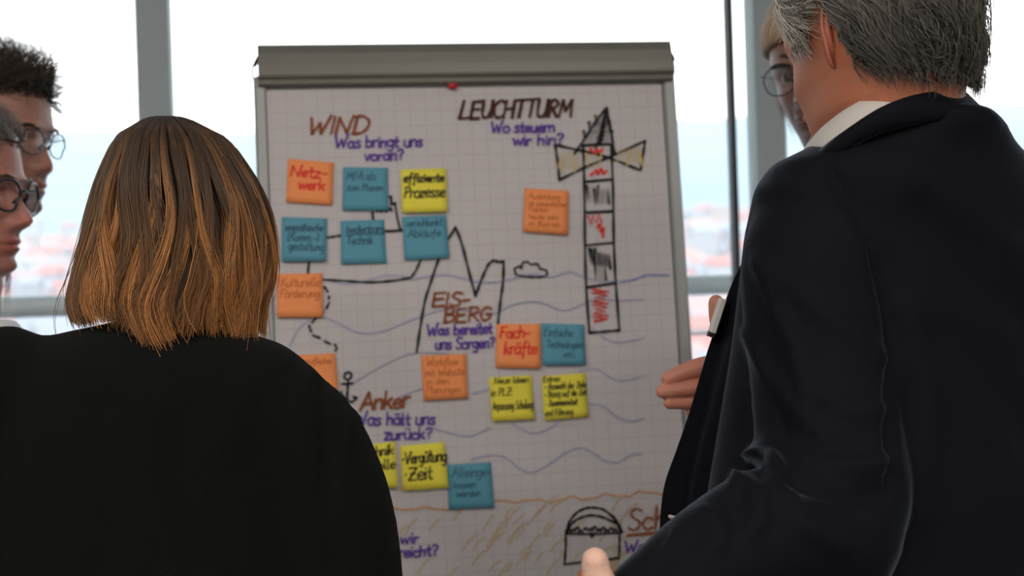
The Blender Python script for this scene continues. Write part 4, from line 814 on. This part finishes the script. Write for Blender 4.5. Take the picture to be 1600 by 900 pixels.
# left hand: thumb up over curled fingers
w0 = P(985, 968, 1.20)
parts = [tube([w0, P(965, 965, 1.20), P(940, 970, 1.195)], [.027, .031, .032], 16, 4, flat=.75)]
for k, (dx, dz) in enumerate(((0, 0), (2, .014), (6, .028), (12, .04))):
    parts.append(finger([P(935 + dx, 952 + 3 * k, 1.19 + dz), P(905 + dx, 950 + 3 * k, 1.185 + dz), P(888 + dx, 968 + 3 * k, 1.185 + dz), P(905 + dx, 985 + 3 * k, 1.185 + dz)], [.0115, .0108, .0098, .0085]))
parts.append(finger([P(965, 952, 1.185), P(946, 922, 1.18), P(933, 898, 1.18), P(930, 877, 1.18)], [.0165, .0132, .0128, .0118]))
v, f, n = fuse(parts, .0024, 2, .4); v = folds(v, n, [([(915, 885), (930, 890), (945, 885)], 3, -.0012), ([(912, 893), (930, 899), (948, 893)], 3, -.0012)])
obj('hand', (v, f), M_skin, go, col=np.tile((.72, .46, .36), (len(v), 1)))  # paler skin colour stands in for window light on this hand
lower(go, [gc[0] + .0, gc[1] + .0, .88], 136, (.012, .013, .018), waist=.19)
# badge clipped to the jacket edge
a, b = P(1129, 467, 1.612), P(1112, 520, 1.612); ax = (b - a) / 2; az = nrm(np.cross(ax, V(0, 1, 0))); ay = np.cross(nrm(ax), az)
bd = thing('name_badge', 'small white badge seen edge-on at the front edge of the dark jacket', 'badge', (a + b) / 2)
obj('plate', box((a + b) / 2, ax, az * .0033, ay * .012, .0008), mat('white_badge', (.75, .73, .68), .5), bd, False)
obj('clip', box(b + (b - a) * .05, nrm(ax) * .003, az * .004, ay * .008, .0008), mat('black_clip', (.02, .02, .02), .4), bd, False)

# ------------------------------------------------------------------ two men at the left edge
def stander(label, fr, face, neck, skin, cloth, clothname, clothcol, hip=.9, stub=0, hs=1, nose=1, brow=1, chin=1, jaw=1, hw=.2, ear=True):
    p = thing('person', label, 'person', (neck[0], neck[1], 0))
    hv, hf = headmesh(hs, nose, brow, chin, jaw); e1, e2 = earmesh(1), earmesh(-1)
    inner = gtorso(neck + V(0, 0, -.06), face, hw * .55, .06, hip)
    bv_, bf_ = join([(tw(hv, fr), hf), (tw(e1[0], fr), e1[1]), (tw(e2[0], fr), e2[1]), inner[0]])
    cc = np.vstack([skincol(hv, skin, stub=stub)] + [np.tile(skin, (len(q), 1)) for q in (e1[0], e2[0], inner[0][0])])
    obj('body', (bv_, bf_), M_skin, p, col=cc)
    outer, Fd, L, hipc = gtorso(neck + V(0, 0, .0), face, hw, .12, hip)
    parts = [outer]; hands = []
    for s in (-1, 1):
        sh = neck + L * s * (hw - .03) - V(0, 0, .085); el = sh + L * s * .06 - V(0, 0, .27) - Fd * .03; wr = el + Fd * .17 - L * s * .08 - V(0, 0, .13)
        parts.append(tube([sh, (sh + el) / 2 + L * s * .01, el], [.058, .052, .045], 18, 4)); parts.append(tube([el, (el + wr) / 2, wr], [.045, .038, .032], 18, 4)); hands.append((wr, nrm(wr - el), s))
    v, f, n = fuse(parts, .011, 5); obj(cloth, (v, f), mat(clothname, clothcol, .85, bump=.3, bscale=500), p)
    for wr, d, s in hands:
        pr = [tube([wr - d * .01, wr + d * .06], [.026, .032], 14, flat=.5, up=L)]
        for k in range(4): b = wr + d * .07 + Fd * (.024 - .016 * k); pr.append(finger([b, b + d * .035, b + d * .062 - L * s * .015], [.0085, .008, .007]))
        pr.append(finger([wr + Fd * .02, wr + d * .03 + Fd * .04, wr + d * .065 + Fd * .045], [.012, .010, .009]))
        hvv, hff, _ = fuse(pr, .0032, 2); obj('hand', (hvv, hff), M_skin, p, col=np.tile(skin, (len(hvv), 1)))
    lower(p, [hipc[0], hipc[1], hip], face, (.03, .035, .05), waist=.17)
    return p, hv, hf
# front one: dark round glasses, white shirt
c1 = P(-74, 304, 1.97); fr1 = frame(c1, -9, -1, -1)
m1, hv, hf = stander('person in profile with dark round glasses, grey-brown hair and white shirt', fr1, 14, c1 + V(.022, -.02, -.175), (.44, .185, .145), 'shirt', 'white_shirt_b', (.7, .7, .7), stub=.35, nose=1.0, hs=1.0, hw=.175)
eyes(m1, fr1); brows(m1, fr1, (.10, .07, .05)); glasses(m1, fr1, (.015, .012, .012), 0.0235, .0215, .106, .0021, 'dark round-framed glasses')
def reg(p, side=.0, fh=.062):
    x, y, z = p; ay = abs(y)
    if x > .05: return z > fh + (ay < .03) * .0 - max(0, ay - .04) * .4
    if x > .008: return z > .012 if ay > .04 else z > .06
    if x > -.035: return z > (.020 if ay > .04 else -.2)
    return z > -.085 + (x + .1) * .4
def hcol(base, tip, sp=.4):
    def fn(p, r, K): t = np.linspace(0, 1, K)[:, None]; return (np.array(base) * (1 - t) + np.array(tip) * t) * r.uniform(1 - sp, 1 + sp)
    return fn
cap(hv, hf, fr1, lambda p: reg(p - V(0, 0, .008)), .005, (.07, .055, .045), m1)
flowhair(hv, hf, fr1, reg, lambda p, r0: (-.9 + .5 * math.sin(r0[1] * 90 + p[0] * 60), .5 * math.sin(r0[1] * 70 + p[2] * 90), .15 + .5 * math.sin(p[0] * 80 + r0[1] * 50) - (1.2 if p[0] < 0 else 0)), 3200, 8, .009, .0006, hcol((.10, .08, .065), (.24, .21, .18)), m1, lift=lambda p: .18 if p[0] > .045 and p[2] > .05 else .04, hgt=lambda p: .018, seed=11, jitter=.4)
# rear one: dark quiff, thin glasses
c2 = P(-17, 222, 2.24); fr2 = frame(c2, -17, -2, -2)
m2, hv, hf = stander('person in profile with swept-up dark hair and thin-rimmed glasses, behind the man with round glasses', fr2, -15, c2 + V(-.225, .17, -.175), (.36, .175, .125), 'pullover', 'grey_pullover', (.06, .07, .09), stub=.45, hs=1.04, nose=.74, jaw=.97, hw=.17)
eyes(m2, fr2); brows(m2, fr2, (.035, .022, .015), 130); glasses(m2, fr2, (.03, .028, .03), 0.0235, .0190, .108, .0012, 'thin metal-rimmed glasses', dz=.0)
def reg2(p):
    x, y, z = p
    if x > .045: return z > .066
    return reg(p)
cap(hv, hf, fr2, lambda p: reg2(p - V(0, 0, .008)), .006, (.022, .016, .012), m2)
flowhair(hv, hf, fr2, reg2, lambda p, r0: ((.55 if r0[0] > .035 else -.3) - 1.1 * max(0, (p[2] - .11) * 12) , .25 * math.sin(r0[1] * 120), .7 if r0[2] > .05 else -1.0), 6500, 10, .0072, .00065, hcol((.022, .016, .012), (.065, .047, .035), .5), m2, lift=lambda p: np.clip((p[2] - .045) / .04, 0, 1) * (.50 if p[0] > -.02 else .3), hgt=lambda p: .014, seed=21, jitter=.34)

# ------------------------------------------------------------------ man in the tan beanie, half hidden
c5 = P(1286, 112, 2.3); fr5 = frame(c5, -123, -8, 5)
m5, hv, hf = stander('person in a tan beanie and thin glasses, half hidden behind the grey-haired head', fr5, -20, c5 + V(.05, .03, -.165), (.24, .12, .088), 'sweater', 'charcoal_sweater', (.03, .03, .035), stub=.5, jaw=1.0, hw=.17)
eyes(m5, fr5); brows(m5, fr5, (.03, .02, .015), 150); glasses(m5, fr5, (.02, .02, .022), .0265, .0215, .117, .0011, 'thin dark-rimmed glasses')
rows = []
nb = 72; tt = np.linspace(0, 2 * np.pi, nb, endpoint=False); rib = 1 + .008 * np.sign(np.sin(tt * 36))
def brow_(z, a, b, w, tilt=.25, k=1.0):
    x = np.where(np.cos(tt) > 0, a, b) * np.cos(tt) * rib * k - .012; y = w * np.sin(tt) * rib * k; return np.column_stack([x, y, z + tilt * (x - 0.0) * .9])
for z, a, b, w in ((.036, .108, .100, .083), (.034, .113, .104, .088), (.040, .118, .107, .091), (.058, .116, .106, .091), (.074, .112, .103, .0885), (.080, .106, .098, .084), (.078, .100, .095, .081), (.090, .099, .094, .080), (.105, .090, .088, .073), (.120, .074, .076, .062), (.131, .052, .056, .044), (.138, .026, .03, .024), (.140, .004, .004, .004)): rows.append(brow_(z, a, b, w))
v, f = loft(rows); obj('beanie', (tw(v, fr5), f), mat('tan_knit', (.42, .27, .155), .9, bump=.8, bscale=500, sheen=.3), m5)
def reg5(p): return (abs(p[1]) > .062 and -.06 < p[0] < .012 and -.035 < p[2] < .04)
flowhair(hv, hf, fr5, reg5, lambda p, r0: (-.1, (1 if p[1] > 0 else -1) * .4, -1), 500, 8, .010, .0004, hcol((.16, .10, .06), (.42, .32, .24)), m5, lift=lambda p: .12, hgt=lambda p: .006, seed=31, jitter=.35)
